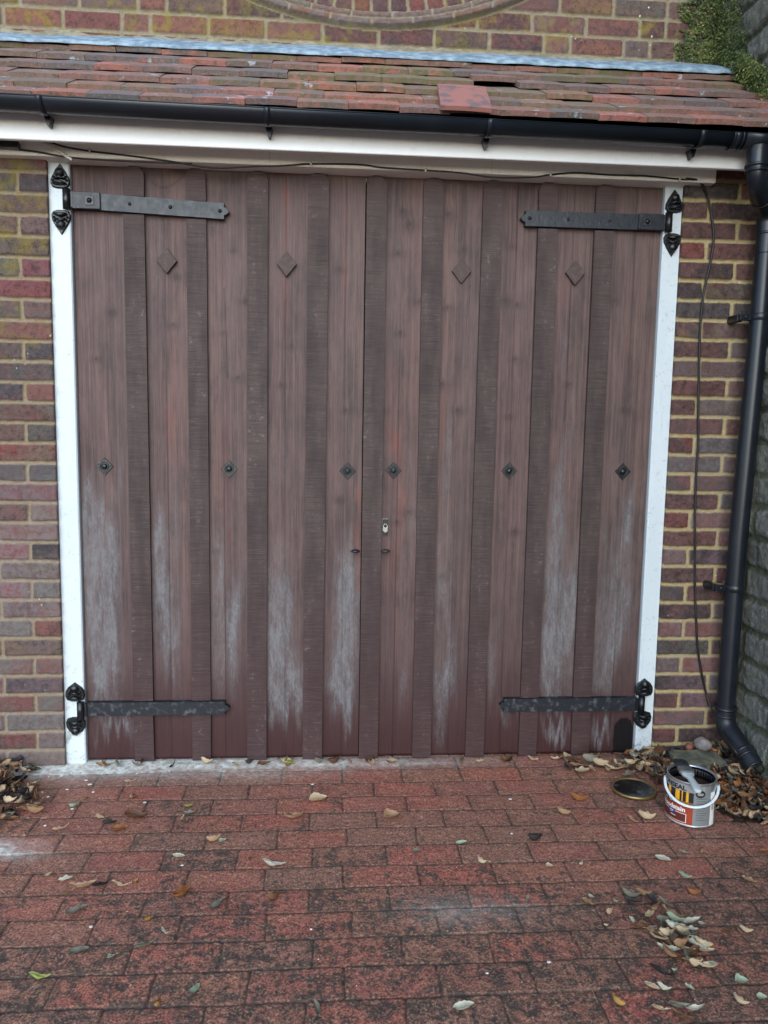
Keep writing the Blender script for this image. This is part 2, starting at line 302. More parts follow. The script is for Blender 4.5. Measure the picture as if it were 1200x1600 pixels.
# ------------------------------------------------------------------ mesh builder
class MB:
    def __init__(s): s.v = []; s.f = []; s.r = []; s.sm = []
    def add(s, vs, fs, rnd=(.5, .5, 1), smooth=False):
        b = len(s.v); s.v += [tuple(map(float, p)) for p in vs]; s.f += [tuple(b+i for i in q) for q in fs]
        s.r += [rnd]*len(vs); s.sm += [smooth]*len(fs)
    def box(s, x0, x1, y0, y1, z0, z1, bev=.002, rnd=(.5, .5, 1), M4=None, jit=0, top_rnd=None):
        """chamfered box"""
        cx, cy, cz = (x0+x1)/2, (y0+y1)/2, (z0+z1)/2; hx, hy, hz = abs(x1-x0)/2, abs(y1-y0)/2, abs(z1-z0)/2
        b = min(bev, hx*.9, hy*.9, hz*.9); V = []; idx = {}
        for sx in (-1, 1):
            for sy in (-1, 1):
                for sz in (-1, 1):
                    j = [random.uniform(-jit, jit) for _ in range(3)]
                    for k in range(3):
                        p = [sx*(hx-(b if k != 0 else 0)), sy*(hy-(b if k != 1 else 0)), sz*(hz-(b if k != 2 else 0))]
                        idx[sx, sy, sz, k] = len(V); V.append((cx+p[0]+j[0], cy+p[1]+j[1], cz+p[2]+j[2]))
        F = []
        for k in range(3):
            o1, o2 = [(1, 2), (2, 0), (0, 1)][k]
            for sg in (-1, 1):
                q = []
                for a1, a2 in ((-1, -1), (1, -1), (1, 1), (-1, 1)):
                    t3 = [0, 0, 0]; t3[k] = sg; t3[o1] = a1; t3[o2] = a2; q.append(idx[(*t3, k)])
                F.append(q if sg > 0 else q[::-1])
        for k in range(3):
            o1, o2 = [(1, 2), (2, 0), (0, 1)][k]
            for a1 in (-1, 1):
                for a2 in (-1, 1):
                    t0 = [0, 0, 0]; t0[o1] = a1; t0[o2] = a2; A = t0[:]; A[k] = -1; B = t0[:]; B[k] = 1
                    q = [idx[(*A, o1)], idx[(*B, o1)], idx[(*B, o2)], idx[(*A, o2)]]
                    F.append(q if a1*a2 < 0 else q[::-1])
        for sx in (-1, 1):
            for sy in (-1, 1):
                for sz in (-1, 1):
                    q = [idx[sx, sy, sz, k] for k in range(3)]; F.append(q if sx*sy*sz > 0 else q[::-1])
        if M4 is not None: V = [tuple(M4 @ Vector(p)) for p in V]
        s.add(V, F, rnd)
    def tube(s, pts, rad, n=12, cap=True, rnd=(.5, .5, 1), smooth=True, flat=1.0):
        P = [Vector(p) for p in pts]; m = len(P); rad = rad if hasattr(rad, '__len__') else [rad]*m
        T = [(P[min(i+1, m-1)]-P[max(i-1, 0)]).normalized() for i in range(m)]
        up = Vector((0, 0, 1)) if abs(T[0].z) < .9 else Vector((1, 0, 0)); N = (up-T[0]*up.dot(T[0])).normalized(); V = []
        for i in range(m):
            N = (N-T[i]*N.dot(T[i])).normalized(); B = T[i].cross(N)
            for k in range(n):
                a_ = 2*PI*k/n; V.append(P[i]+(N*math.cos(a_)*flat+B*math.sin(a_))*rad[i])
        F = [(i*n+k, i*n+(k+1) % n, (i+1)*n+(k+1) % n, (i+1)*n+k) for i in range(m-1) for k in range(n)]
        if cap: F += [tuple(range(n))[::-1], tuple((m-1)*n+k for k in range(n))]
        s.add(V, F, rnd, smooth)
    def lathe(s, prof, cen=(0, 0, 0), n=32, rnd=(.5, .5, 1), M4=None, smooth=True, a0=0, a1=2*PI):
        full = abs(a1-a0-2*PI) < 1e-6; m = n if full else n+1; V = []
        for r, z in prof:
            for k in range(m):
                a_ = a0+(a1-a0)*k/n; p = Vector((cen[0]+r*math.cos(a_), cen[1]+r*math.sin(a_), cen[2]+z))
                V.append(M4 @ p if M4 is not None else p)
        F = []
        for i in range(len(prof)-1):
            for k in range(n):
                k2 = (k+1) % m if full else k+1; F.append((i*m+k, i*m+k2, (i+1)*m+k2, (i+1)*m+k))
        s.add(V, F, rnd, smooth)
    def prism(s, poly, fn, d0, d1, bev=.0, rnd=(.5, .5, 1)):
        """poly 2D; fn(u,v,d)->xyz; front at d1, optional bevel inset toward the front"""
        n = len(poly); cx = sum(p[0] for p in poly)/n; cy = sum(p[1] for p in poly)/n
        V = [fn(u, v, d0) for u, v in poly]
        if bev:
            V += [fn(u, v, d1-bev if d1 > d0 else d1+bev) for u, v in poly]
            V += [fn(u+(cx-u)*min(1, bev/max(1e-6, math.hypot(cx-u, cy-v))), v+(cy-v)*min(1, bev/max(1e-6, math.hypot(cx-u, cy-v))), d1) for u, v in poly]
            L = 3
        else: V += [fn(u, v, d1) for u, v in poly]; L = 2
        F = [(l*n+k, l*n+(k+1) % n, (l+1)*n+(k+1) % n, (l+1)*n+k) for l in range(L-1) for k in range(n)]
        F += [tuple(range(n))[::-1], tuple((L-1)*n+k for k in range(n))]
        s.add(V, F, rnd)

def wloc(o):
    v = Vector(o.location); p = o.parent
    while p: v += Vector(p.location); p = p.parent
    return v
def setp(o, label=None, category=None, group=None, kind=None):
    if label and not kind: kind = 'thing'
    for k, v in (('label', label), ('category', category), ('group', group), ('kind', kind)):
        if v: o[k] = v
    return o
def build(name, mb, mat, parent=None, origin=None, fix=True, **props):
    """one mesh object from world-space vertices; origin given or parent's"""
    me = bpy.data.meshes.new(name); o = bpy.data.objects.new(name, me); COL.objects.link(o)
    V = np.array(mb.v)
    if origin is None: origin = wloc(parent) if parent else Vector(((V[:, 0].min()+V[:, 0].max())/2, (V[:, 1].min()+V[:, 1].max())/2, V[:, 2].min()))
    origin = Vector(origin); V = V-np.array(origin); me.from_pydata(V.tolist(), [], mb.f)
    me.polygons.foreach_set('use_smooth', mb.sm)
    A = me.attributes.new('rnd', 'FLOAT_COLOR', 'POINT'); R = np.array([(*r, 1.) for r in mb.r], dtype=np.float32); A.data.foreach_set('color', R.ravel())
    me.materials.append(mat); me.update()
    if fix:
        import bmesh
        b = bmesh.new(); b.from_mesh(me); bmesh.ops.recalc_face_normals(b, faces=b.faces); b.to_mesh(me); b.free()
    if parent: o.parent = parent; o.location = origin-wloc(parent)
    else: o.location = origin
    return setp(o, **props)
def empty(name, loc, **props):
    o = bpy.data.objects.new(name, None); COL.objects.link(o); o.location = loc; o.empty_display_size = .1
    return setp(o, **props)
def grid(name, fn, us, vs, skirt, mat, parent=None, origin=(0, 0, 0), attrs=None, **props):
    """height-field sheet with real side faces. fn(U,V)->(X,Y,Z) arrays ; skirt = xyz offset of the back edge"""
    U, V = np.meshgrid(us, vs); X, Y, Z = fn(U, V); nv, nu = U.shape
    P = np.stack([X, Y, Z], -1).reshape(-1, 3)-np.array(origin)
    I = np.arange(nu*nv).reshape(nv, nu)
    Q = np.stack([I[:-1, :-1], I[:-1, 1:], I[1:, 1:], I[1:, :-1]], -1).reshape(-1, 4)
    border = np.concatenate([I[0, :], I[1:, -1], I[-1, -2::-1], I[-2:0:-1, 0]]); nb = len(border)
    back = P[border]+np.array(skirt); n0 = len(P); P = np.vstack([P, back]); bi = n0+np.arange(nb)
    Q2 = np.stack([border, bi, np.roll(bi, -1), np.roll(border, -1)], -1)
    Q = np.vstack([Q, Q2]); me = bpy.data.meshes.new(name)
    me.vertices.add(len(P)); me.vertices.foreach_set('co', P.astype(np.float32).ravel())
    me.loops.add(Q.size); me.loops.foreach_set('vertex_index', Q.astype(np.int32).ravel())
    me.polygons.add(len(Q)); me.polygons.foreach_set('loop_start', (np.arange(len(Q))*4).astype(np.int32)); me.polygons.foreach_set('loop_total', np.full(len(Q), 4, np.int32))
    sm = np.ones(len(Q), bool); sm[-nb:] = False; me.polygons.foreach_set('use_smooth', sm)
    me.update(calc_edges=True); me.validate()
    for an, arrs in (attrs(U, V) if attrs else {}).items():
        A = me.attributes.new(an, 'FLOAT_COLOR', 'POINT'); C_ = np.ones((n0+nb, 4), np.float32)
        for k, ar in enumerate(arrs):
            f_ = np.broadcast_to(ar, U.shape).reshape(-1); C_[:n0, k] = f_; C_[n0:, k] = f_[border]
        A.data.foreach_set('color', C_.ravel())
    me.materials.append(mat); o = bpy.data.objects.new(name, me); COL.objects.link(o)
    if parent: o.parent = parent; o.location = Vector(origin)-wloc(parent)
    else: o.location = origin
    return setp(o, **props)

# ------------------------------------------------------------------ brick pattern
def pattern(U, V, v0, pitch, joints, jw=.010, wob=.0025, seed=0, soft=.004):
    """U along, V across courses. joints(row)->sorted array of joint positions. returns mask, row, idx"""
    U2 = U+(fbm(U*28, V*28, seed+1, 3)-.5)*wob*2; V2 = V+(fbm(U*24, V*24, seed+2, 3)-.5)*wob*2+(vn(U*2.3, V*0+seed, seed)-.5)*.004
    row = np.floor((V2-v0)/pitch).astype(int); fv = (V2-v0)-row*pitch
    dv = np.minimum(fv, pitch-fv); du = np.full(U.shape, 9.); idx = np.zeros(U.shape, int)
    for r in np.unique(row):
        m = row == r; J = np.asarray(joints(int(r))); u = U2[m]; k = np.searchsorted(J, u); idx[m] = k
        lo = J[np.clip(k-1, 0, len(J)-1)]; hi = J[np.clip(k, 0, len(J)-1)]
        du[m] = np.minimum(np.abs(u-lo), np.abs(hi-u))
    # rounded corners
    a_ = dv-jw/2; b = du-jw/2; rad = .008
    d = np.where((a_ < rad) & (b < rad), rad-np.hypot(rad-np.minimum(a_, rad), rad-np.minimum(b, rad)), np.minimum(a_, b))
    d = d+(fbm(U*90, V*90, seed+3, 3)-.5)*.003
    return ss(0, soft, d), row, idx, d
# ------------------------------------------------------------------ walls
def wall_grid(name, x0, x1, z0, z1, y, v0, pitch, joints, mat, seed, bloom, lich, spots, res=.0036, depth=.2, parent=None, proud=.008, **props):
    us = np.arange(x0, x1+res/2, res); vs = np.arange(z0, z1+res/2, res); us[-1] = x1; vs[-1] = z1
    cache = {}
    def fn(U, V):
        m, row, idx, d = pattern(U, V, v0, pitch, joints, seed=seed); cache['p'] = (m, row, idx)
        tilt = (hsh(row, idx, seed+4)-.5)*.004
        h = m*(proud+tilt)+(fbm(U*60, V*60, seed+7, 4)-.5)*.0035*(.6+m)+(1-m)*(fbm(U*150, V*150, seed+8, 2)-.5)*.002
        return U, y-h, V
    def at_(U, V):
        m, row, idx = cache['p']; r = hsh(row, idx, seed); g = hsh(row, idx, seed+1)
        bl = bloom(U, V)*ss(.35, .7, hsh(row, idx, seed+2))
        return {'rnd': (r, g, m), 'wear': (bl, lich(U, V, hsh(row, idx, seed+3)), spots)}
    return grid(name, fn, us, vs, (0, depth, 0), mat, parent=parent, attrs=at_, **props)
P0 = .0715; ZT = 2.2053
def jl(r):   # left pier: row 0 = bottom course (row index from v0)
    k = r % 2
    first = .10 if k else .2115
    J = [-.066, -.075-first]; x = J[-1]
    while x > -2.2: x -= .222; J.append(x)
    return sorted(J)
Z0L = ZT-31*P0
wall_grid('brick_wall', -1.6, -.0755, Z0L-.03, 2.30, -.035, Z0L, P0, jl, M['brick_l'], 11,
  lambda U, V: ss(1.3, .9, V)*.9+.1, lambda U, V, h: ss(1.25, 1.75, V)*(h > .35)*(.45+.55*fbm(U*9, V*9, 5)), .55,
  label='brick pier left of the double doors, yellow lichen on its upper courses', category='wall')
def jr(r):
    k = r % 2; first = .2115 if k == 0 else .098
    J = [2.19-.009, 2.187+first]; x = J[-1]
    while x < 2.8: x += .222; J.append(x)
    return J
Z0R = .053-.0715*1
wall_grid('brick_wall', 2.1905, 2.56, Z0R-.03, 2.30, -.035, Z0R, P0, jr, M['brick_r'], 23,
  lambda U, V: ss(1.75, 1.4, V)*.8, lambda U, V, h: .25*(h > .7)*ss(1.2, 1.6, V), .9,
  label='narrow brick pier right of the doors with bright yellow mortar, behind the downpipe', category='wall')
# upper wall with the arch ring
AC = (1.055, 4.278); AR = 1.427
def upper():
    W0 = empty('house_wall', (.5, .36, 2.6), label='upper brick wall above the tiled roof with a curved brick ring', category='wall')
    def ju(r):
        off = [0, .105, .06, .17][r % 4]; J = [-1.9+off]; x = J[0]; k = 0
        while x < 3.2: x += .222 if (hsh(r, k, 9) > .3) else .108; J.append(x); k += 1
        return J
    x0, x1, z0, z1, res = -1.6, 2.56, 2.70, 3.42, .0045
    us = np.arange(x0, x1, res); vs = np.arange(z0, z1, res); st = {}
    def fn(U, V):
        m, row, idx, d = pattern(U, V, 2.786-.077*5, .077, ju, seed=41, jw=.011)
        r = np.hypot(U-AC[0], V-AC[1]); ang = np.arctan2(U-AC[0], AC[1]-V)
        t1 = AR-r                       # >0 inside the outer ring edge
        ring1 = (t1 > 0) & (t1 <= .030); ring2 = (t1 > .030) & (t1 <= .058); vous = (t1 > .058) & (t1 <= .27); cen = t1 > .27
        mm = m.copy(); rr = row.copy(); ii = idx.copy()
        def seg(msk, ln, off, lo, hi, rid, jw=.006):
            q = (ang*AR+off+(vn(U*30, V*30, 3)-.5)*.004)/ln; k = np.floor(q).astype(int); f = (q-k)*ln; dd = np.minimum(np.minimum(f, ln-f), np.minimum(t1-lo, hi-t1))-jw/2+(fbm(U*90, V*90, 8, 3)-.5)*.004
            mm[msk] = ss(0, .004, dd)[msk]; rr[msk] = rid; ii[msk] = k[msk]+400
        seg(ring1, .165, 0, 0, .030, 101); seg(ring2, .165, .08, .030, .058, 102); seg(vous, .078, 0, .058, .27, 103, .010)
        seg(cen, .08, .02, .27, 3, 104, .01)
        edge = (t1 > -.012) & (t1 <= 0); mm[edge] = 0
        extra = np.where(ring1, .022, np.where(ring2, .012, np.where(vous | cen, -.012, 0)))
        extra = extra*ss(0, .004, t1)
        st['p'] = (mm, rr, ii, ring1 | ring2)
        h = mm*.006+extra+(fbm(U*60, V*60, 17, 4)-.5)*.005+mm*(hsh(rr, ii, 6)-.5)*.005
        return U, .36-h, V
    def at_(U, V):
        mm, rr, ii, rg = st['p']; r = hsh(rr, ii, 31); r = np.where(rg, .34, r)
        r = np.where(rr == 103, np.where(hsh(rr, ii, 8) > .5, .9, .7), r)
        bl = np.where(rg, .9, .25*ss(.5, 1, hsh(rr, ii, 33)))
        li = (hsh(rr, ii, 34) > .55)*(.4+.6*fbm(U*6, V*6, 9)); li = np.where(rg, .2, li)
        return {'rnd': (r, hsh(rr, ii, 32), mm), 'wear': (bl, li, 1.0)}
    grid('brickwork', fn, us, vs, (0, .2, 0), M['brick_u'], parent=W0, attrs=at_, origin=tuple(W0.location))
    b = MB()   # mortar fillet where the lead tucks into the wall
    xs = np.linspace(-1.6, 2.5, 160)
    V = []; 
    for x in xs:
        j = random.uniform(-.004, .004); q = random.uniform(-.003, .003)
        V += [(x, .336+q, 2.735+j*.4), (x, .343, 2.764+j+.003*x), (x, .362, 2.784+j*2+.003*x)]
    b.add(V, [(i*3+k, (i+1)*3+k, (i+1)*3+k+1, i*3+k+1) for i in range(len(xs)-1) for k in (0, 1)], smooth=True)
    build('mortar_fillet', b, M['fillet'], parent=W0, fix=False)
upper()
# side wall running towards the camera
def jside(r):
    J = [-4.6+.3*hsh(r, 0, 61)]; x = J[0]; k = 0
    while x < 3: x += .20+.16*hsh(r, k, 62); J.append(x); k += 1
    return J
def side():
    x_ = 2.5; st = {}
    def fn(U, V):
        m, row, idx, d = pattern(U, V, -.05, .118, jside, jw=.012, wob=.010, seed=51, soft=.014); st['p'] = (m, row, idx)
        h = m*.012+(fbm(U*7, V*7, 52, 5)-.5)*.030+(fbm(U*60, V*60, 55, 3)-.5)*.008+m*(hsh(row, idx, 53)-.5)*.014
        return x_-h, U, V
    def at_(U, V):
        m, row, idx = st['p']
        return {'rnd': (hsh(row, idx, 56), hsh(row, idx, 57), m), 'wear': (0*U, ss(-.32, -.08, U)*.9+ss(.35, .0, V)*.3+.2, 0*U)}
    us = np.concatenate([np.arange(-4.6, -1.2, .06), np.arange(-1.2, .36, .005)]); vs = np.arange(-.04, 3.6, .008)
    grid('side_wall', fn, us, vs, (.25, 0, 0), M['side'], attrs=at_, label='old rough greenish stone wall running forward at the right edge', category='wall')
side()

# ------------------------------------------------------------------ ground and paving
g = MB(); g.add([(-40, -40, -.06), (40, -40, -.06), (40, 40, -.06), (-40, 40, -.06)], [(0, 1, 2, 3)])
build('ground', g, M['ground'], fix=False, kind='structure')
JP = [(1191, 535), (1209, 535), (1231, 488), (1255, 535), (1279, 588), (1307, 542), (1336, 488), (1366, 536), (1401, 483), (1441, 550), (1484, 488), (1532, 538), (1580, 477)]
def jpav(r):   # rows counted from the door towards the camera: r=-1 is y in (-.109,-.003)
    k = -1-r
    if 0 <= k < len(JP): x = at(JP[k][1], JP[k][0], z=0)[0]
    else: x = .80+.11*(k % 2)+.03*hsh(k, 3, 71)
    J = [x]; a_ = x; b = x; n = 0
    while a_ > -3.2: a_ -= .221+.006*(hsh(k, n, 72)-.5); J.append(a_); n += 1
    while b < 5: b += .221+.006*(hsh(k, n, 73)-.5); J.append(b); n += 1
    return sorted(J)
def gauss(U, V, x, y, sx, sy): return np.exp(-((U-x)/sx)**2-((V-y)/sy)**2)
def paving(x0, x1, y0, y1, res, name, skirt):
    st = {}
    def fn(U, V):
        m, row, idx, d = pattern(U, V, -.0034-.106*40, .106, jp2, jw=.0008, wob=.003, seed=81, soft=.0034); st['p'] = (m, row, idx); st['d'] = d
        k1 = hsh(row, idx, 82)-.5; k2 = hsh(row, idx, 83)-.5; k3 = hsh(row, idx, 84)-.5
        fy = (V+.0034+.106*40)/.106-row-.5
        h = m*(.0035+k1*.003+k2*.004*fy)+(fbm(U*10, V*10, 85, 3)-.5)*.004+(fbm(U*70, V*70, 86, 3)-.5)*.003*m
        cem = np.clip(gauss(U, V, .25, -.035, .85, .05)*1.2, 0, 1)     # cement smear levelling the joint at the door
        h = h*(1-cem)+cem*(.0055+(fbm(U*40, V*40, 87, 3)-.5)*.003)
        return U, V, h-.006
    def at_(U, V):
        m, row, idx = st['p']
        wh = gauss(U, V, .25, -.035, .80, .052)*.9+gauss(U, V, -.02, -.06, .22, .07)*.8+gauss(U, V, -.13, -.62, .14, .05)+.35*gauss(U, V, .9, -.06, .5, .03)+.3*gauss(U, V, .5, -.12, .4, .06)
        wh = wh+.18*gauss(U, V, 1.27, -.97, .16, .06)
        wh = np.clip(wh*1.15*(.35+1.1*fbm(U*16, V*16, 91)), 0, 1)
        d0 = ss(-.50, -1.15, V)*.78+ss(.25, -.1, U)*.42+ss(1.9, 2.3, U)*.6+.20
        d0 = d0+.65*gauss(U, V, 1.3, -1.02, .55, .18)+.4*gauss(U, V, .55, -1.3, .5, .2)+.3*gauss(U, V, 1.6, -.78, .2, .1)+.4*gauss(U, V, .1, -.3, .35, .22)-.15*gauss(U, V, 1.0, -.42, .5, .2)+.35*gauss(U, V, 2.0, -.1, .5, .07)
        d0 = d0+(fbm(U*2.6, V*3.5, 92, 4)-.46)*1.7+(hsh(row, idx, 93)-.5)*.6
        mj = np.clip(m+ss(.3, .8, wh), 0, 1)
        return {'rnd': (hsh(row, idx, 88), hsh(row, idx, 89), mj), 'wear': (wh, np.clip(d0, 0, 1), np.clip(ss(.034, .004, st['d'])*(.25+1.1*fbm(U*12, V*12, 95)), 0, 1))}
    def jp2(r): return jpav(r-40)
    us = np.arange(x0, x1+res/2, res); vs = np.arange(y0, y1+res/2, res); us[-1] = x1; vs[-1] = y1
    grid(name, fn, us, vs, (0, 0, -.04), M['paver'], attrs=at_, kind='structure')
paving(-.75, 2.56, -1.75, .06, .0036, 'brick_paving', None)
paving(-3, 2.56, -4.0, -1.75, .014, 'brick_paving', None)
paving(-3, -.75, -1.75, .06, .014, 'brick_paving', None)

# ------------------------------------------------------------------ door frame
fr = empty('door_frame', (1.06, 0, 0), label='white painted timber frame around the brown double doors', category='door frame')
def post(x0, x1, jit_side):
    b = MB(); n = 60; V = []
    for i in range(n+1):
        z = 2.2*i/n-.004; w = (fbm(np.array([z*9.]), np.array([1.+x0]), 3)[0]-.5)*.008
        a_, b_ = (x0+w, x1) if jit_side < 0 else (x0, x1+w)
        low = max(0, (.10-z)/.10)*.004*random.random()
        V += [(a_, .06, z), (a_, -.020+low, z), (a_+.004, -.024+low, z), (b_-.004, -.024+low, z), (b_, -.020+low, z), (b_, .06, z)]
    b.add(V, [(i*6+k, i*6+k+1, (i+1)*6+k+1, (i+1)*6+k) for i in range(n) for k in range(5)]+[tuple(range(6)), tuple(n*6+k for k in range(6))])
    return build('post', b, M['white'], parent=fr)
pl = post(-.082, -.004, -1); pr = post(2.126, 2.198, 1)
b = MB(); b.box(-.004, 2.126, .01, .06, 2.16, 2.2, .002); build('head_rail', b, M['cream'], parent=fr)

# strap hinge cups (fixed to the posts)
def spade(sc=1.0, up=1, rnd_=False):
    P = []
    if not rnd_:
        for u, v in [(-.011, 0), (-.026, .004), (-.033, .016), (-.032, .032), (-.022, .052), (-.010, .070), (0, .084), (.010, .070), (.022, .052), (.032, .032), (.033, .016), (.026, .004), (.011, 0)]: P.append((u*sc, v*sc*up))
    else:
        for u, v in [(-.011, 0), (-.030, .006), (-.036, .022), (-.034, .040), (-.024, .056), (-.010, .066), (0, .074), (.010, .066), (.024, .056), (.034, .040), (.036, .022), (.030, .006), (.011, 0)]: P.append((u*sc, v*sc*up))
    return P
def cup(x, z, parent, half=.036, rd=False, sc=1.0, worn=False):
    r = empty('hinge_plate', (0, 0, 0)); r.parent = parent; r.location = Vector((x, -.024, z))-wloc(parent)
    for up in (1, -1):
        b = MB(); zz = z+up*half; fn = lambda u, v, d: (x+u, -.0235-d, zz+v)
        b.prism(spade(sc, up, rd), fn, 0, .008, .004)
        b.lathe([(0, .016), (.010, .014), (.015, .009), (.016, 0)], (0, 0, 0), 14, M4=Matrix.Translation((x, -.030, zz+up*.052*sc)) @ Matrix.Rotation(PI/2, 4, 'X'))
        b.tube([(x-.022*sc, -.036, zz+up*.014), (x, -.044, zz+up*.019), (x+.022*sc, -.036, zz+up*.014)], [.004, .007, .004], 8)
        b.tube([(x-.018*sc, -.036, zz+up*.030), (x, -.040, zz+up*.036), (x+.018*sc, -.036, zz+up*.030)], [.003, .005, .003], 8)
        for k in range(7):
            a_ = PI*k/6; b.lathe([(0, .006), (.004, .004), (.005, 0)], (0, 0, 0), 8, M4=Matrix.Translation((x+.023*sc*math.cos(a_), -.0325, zz+up*(.026+.022*math.sin(a_))*sc)) @ Matrix.Rotation(PI/2, 4, 'X'))
        build('cup', b, M['cast'], parent=r)
    return r
cup(-.035, 2.051, pl); cup(-.036, .213, pl, .030, True); cup(2.160, 2.045, pr); cup(2.148, .212, pr, .030, True)

# ------------------------------------------------------------------ the two door leaves
KNOTS = [(372, 590, .010), (385, 470, .012), (630, 330, .012), (640, 350, .014), (622, 395, .012), (700, 335, .016), (790, 470, .012), (808, 475, .008), (345, 1058, .008), (640, 800, .012), (600, 640, .008),
  (805, 830, .01), (690, 600, .012), (175, 487, .010), (270, 507, .008), (285, 265, .010), (365, 390, .006), (725, 390, .01), (655, 470, .01), (835, 620, .009), (800, 385, .009), (620, 815, .009), (150, 560, .009), (228, 690, .008), (275, 430, .008), (360, 740, .01), (440, 600, .008), (455, 540, .007), (530, 420, .009), (540, 640, .008), (625, 520, .009), (715, 640, .010), (700, 480, .008), (795, 650, .008), (805, 560, .009), (890, 600, .008), (960, 470, .009), (975, 640, .008), (350, 520, .007), (340, 860, .008), (690, 900, .009), (530, 780, .008)]
# whitish weathering: px x, px y, half width px, half height px, strength
WHITE = [(150, 900, 20, 150, 1.0), (172, 860, 12, 60, .8), (165, 1010, 22, 90, 1.0), (140, 830, 9, 70, .7), (185, 760, 8, 40, .5), (250, 900, 14, 80, .9), (262, 1000, 16, 60, .6), (245, 830, 8, 40, .5), (275, 780, 8, 90, .45), (268, 960, 20, 60, .5),
  (362, 1000, 12, 70, .7), (375, 930, 10, 50, .5), (345, 870, 6, 40, .3), (440, 980, 22, 70, .8), (455, 1080, 22, 45, .9), (432, 1060, 14, 50, .8), (440, 880, 14, 60, .5), (425, 720, 8, 90, .4), (445, 700, 6, 80, .3), (540, 950, 14, 70, .8), (532, 1060, 16, 60, .8), (545, 1100, 12, 40, .6), (545, 870, 6, 50, .5),
  (633, 960, 6, 60, .25), (630, 1070, 10, 40, .3), (645, 780, 5, 60, .4), (640, 720, 5, 50, .4), (700, 700, 6, 80, .5), (705, 1050, 12, 45, .6), (690, 1100, 12, 60, .5), (722, 800, 5, 60, .3), (768, 1040, 8, 60, .35), (790, 1120, 10, 14, .6),
  (865, 900, 14, 80, 1.0), (872, 790, 12, 50, .7), (860, 1010, 18, 60, .9), (885, 720, 10, 40, .5), (880, 560, 8, 50, .45), (858, 495, 6, 30, .4), (893, 650, 8, 60, .4), (890, 960, 10, 60, .6), (870, 1140, 22, 18, .9), (863, 1090, 20, 12, .3),
  (975, 870, 12, 90, .6), (985, 800, 8, 60, .5), (960, 1000, 14, 50, .5), (978, 960, 14, 50, .5), (945, 830, 6, 40, .3), (938, 1135, 16, 18, .8), (185, 1130, 22, 22, .7), (160, 1140, 14, 18, .4), (225, 1130, 10, 20, .25), (815, 1130, 8, 14, .5), (490, 640, 5, 30, .3)]
REDS = [(615, 700, 12, 50, .8), (612, 610, 12, 40, .45), (628, 790, 14, 30, .5), (562, 810, 7, 50, 1), (565, 900, 6, 60, .7), (448, 320, 3, 60, 1), (447, 470, 8, 40, .5), (350, 700, 14, 60, .3), (268, 640, 14, 90, .4), (358, 830, 12, 60, .4), (690, 650, 8, 40, .5), (880, 450, 6, 40, .5), (888, 700, 5, 80, .4), (540, 400, 6, 90, .3), (980, 520, 4, 60, .4), (615, 870, 14, 60, .35), (625, 950, 10, 60, .3)]
def px_blob(U, Z, L, wrp=0.0):
    s = 0
    for px, py, hw, hh, st in L:
        p = at(px, py, y=-.005); sc = .0024
        s = s+st*np.exp(-(((U+wrp-p[0])/(hw*sc))**2)**1.2-(np.abs((Z-p[2])/(hh*sc))**2.6))
    return np.clip(s, 0, 1)
SEAMS = [.086+.03, .313, .430, .517, .643, .742, .855, .958, 1.066, 1.160, 1.270, 1.378, 1.485, 1.584, 1.692, 1.794, 1.904, 2.03]
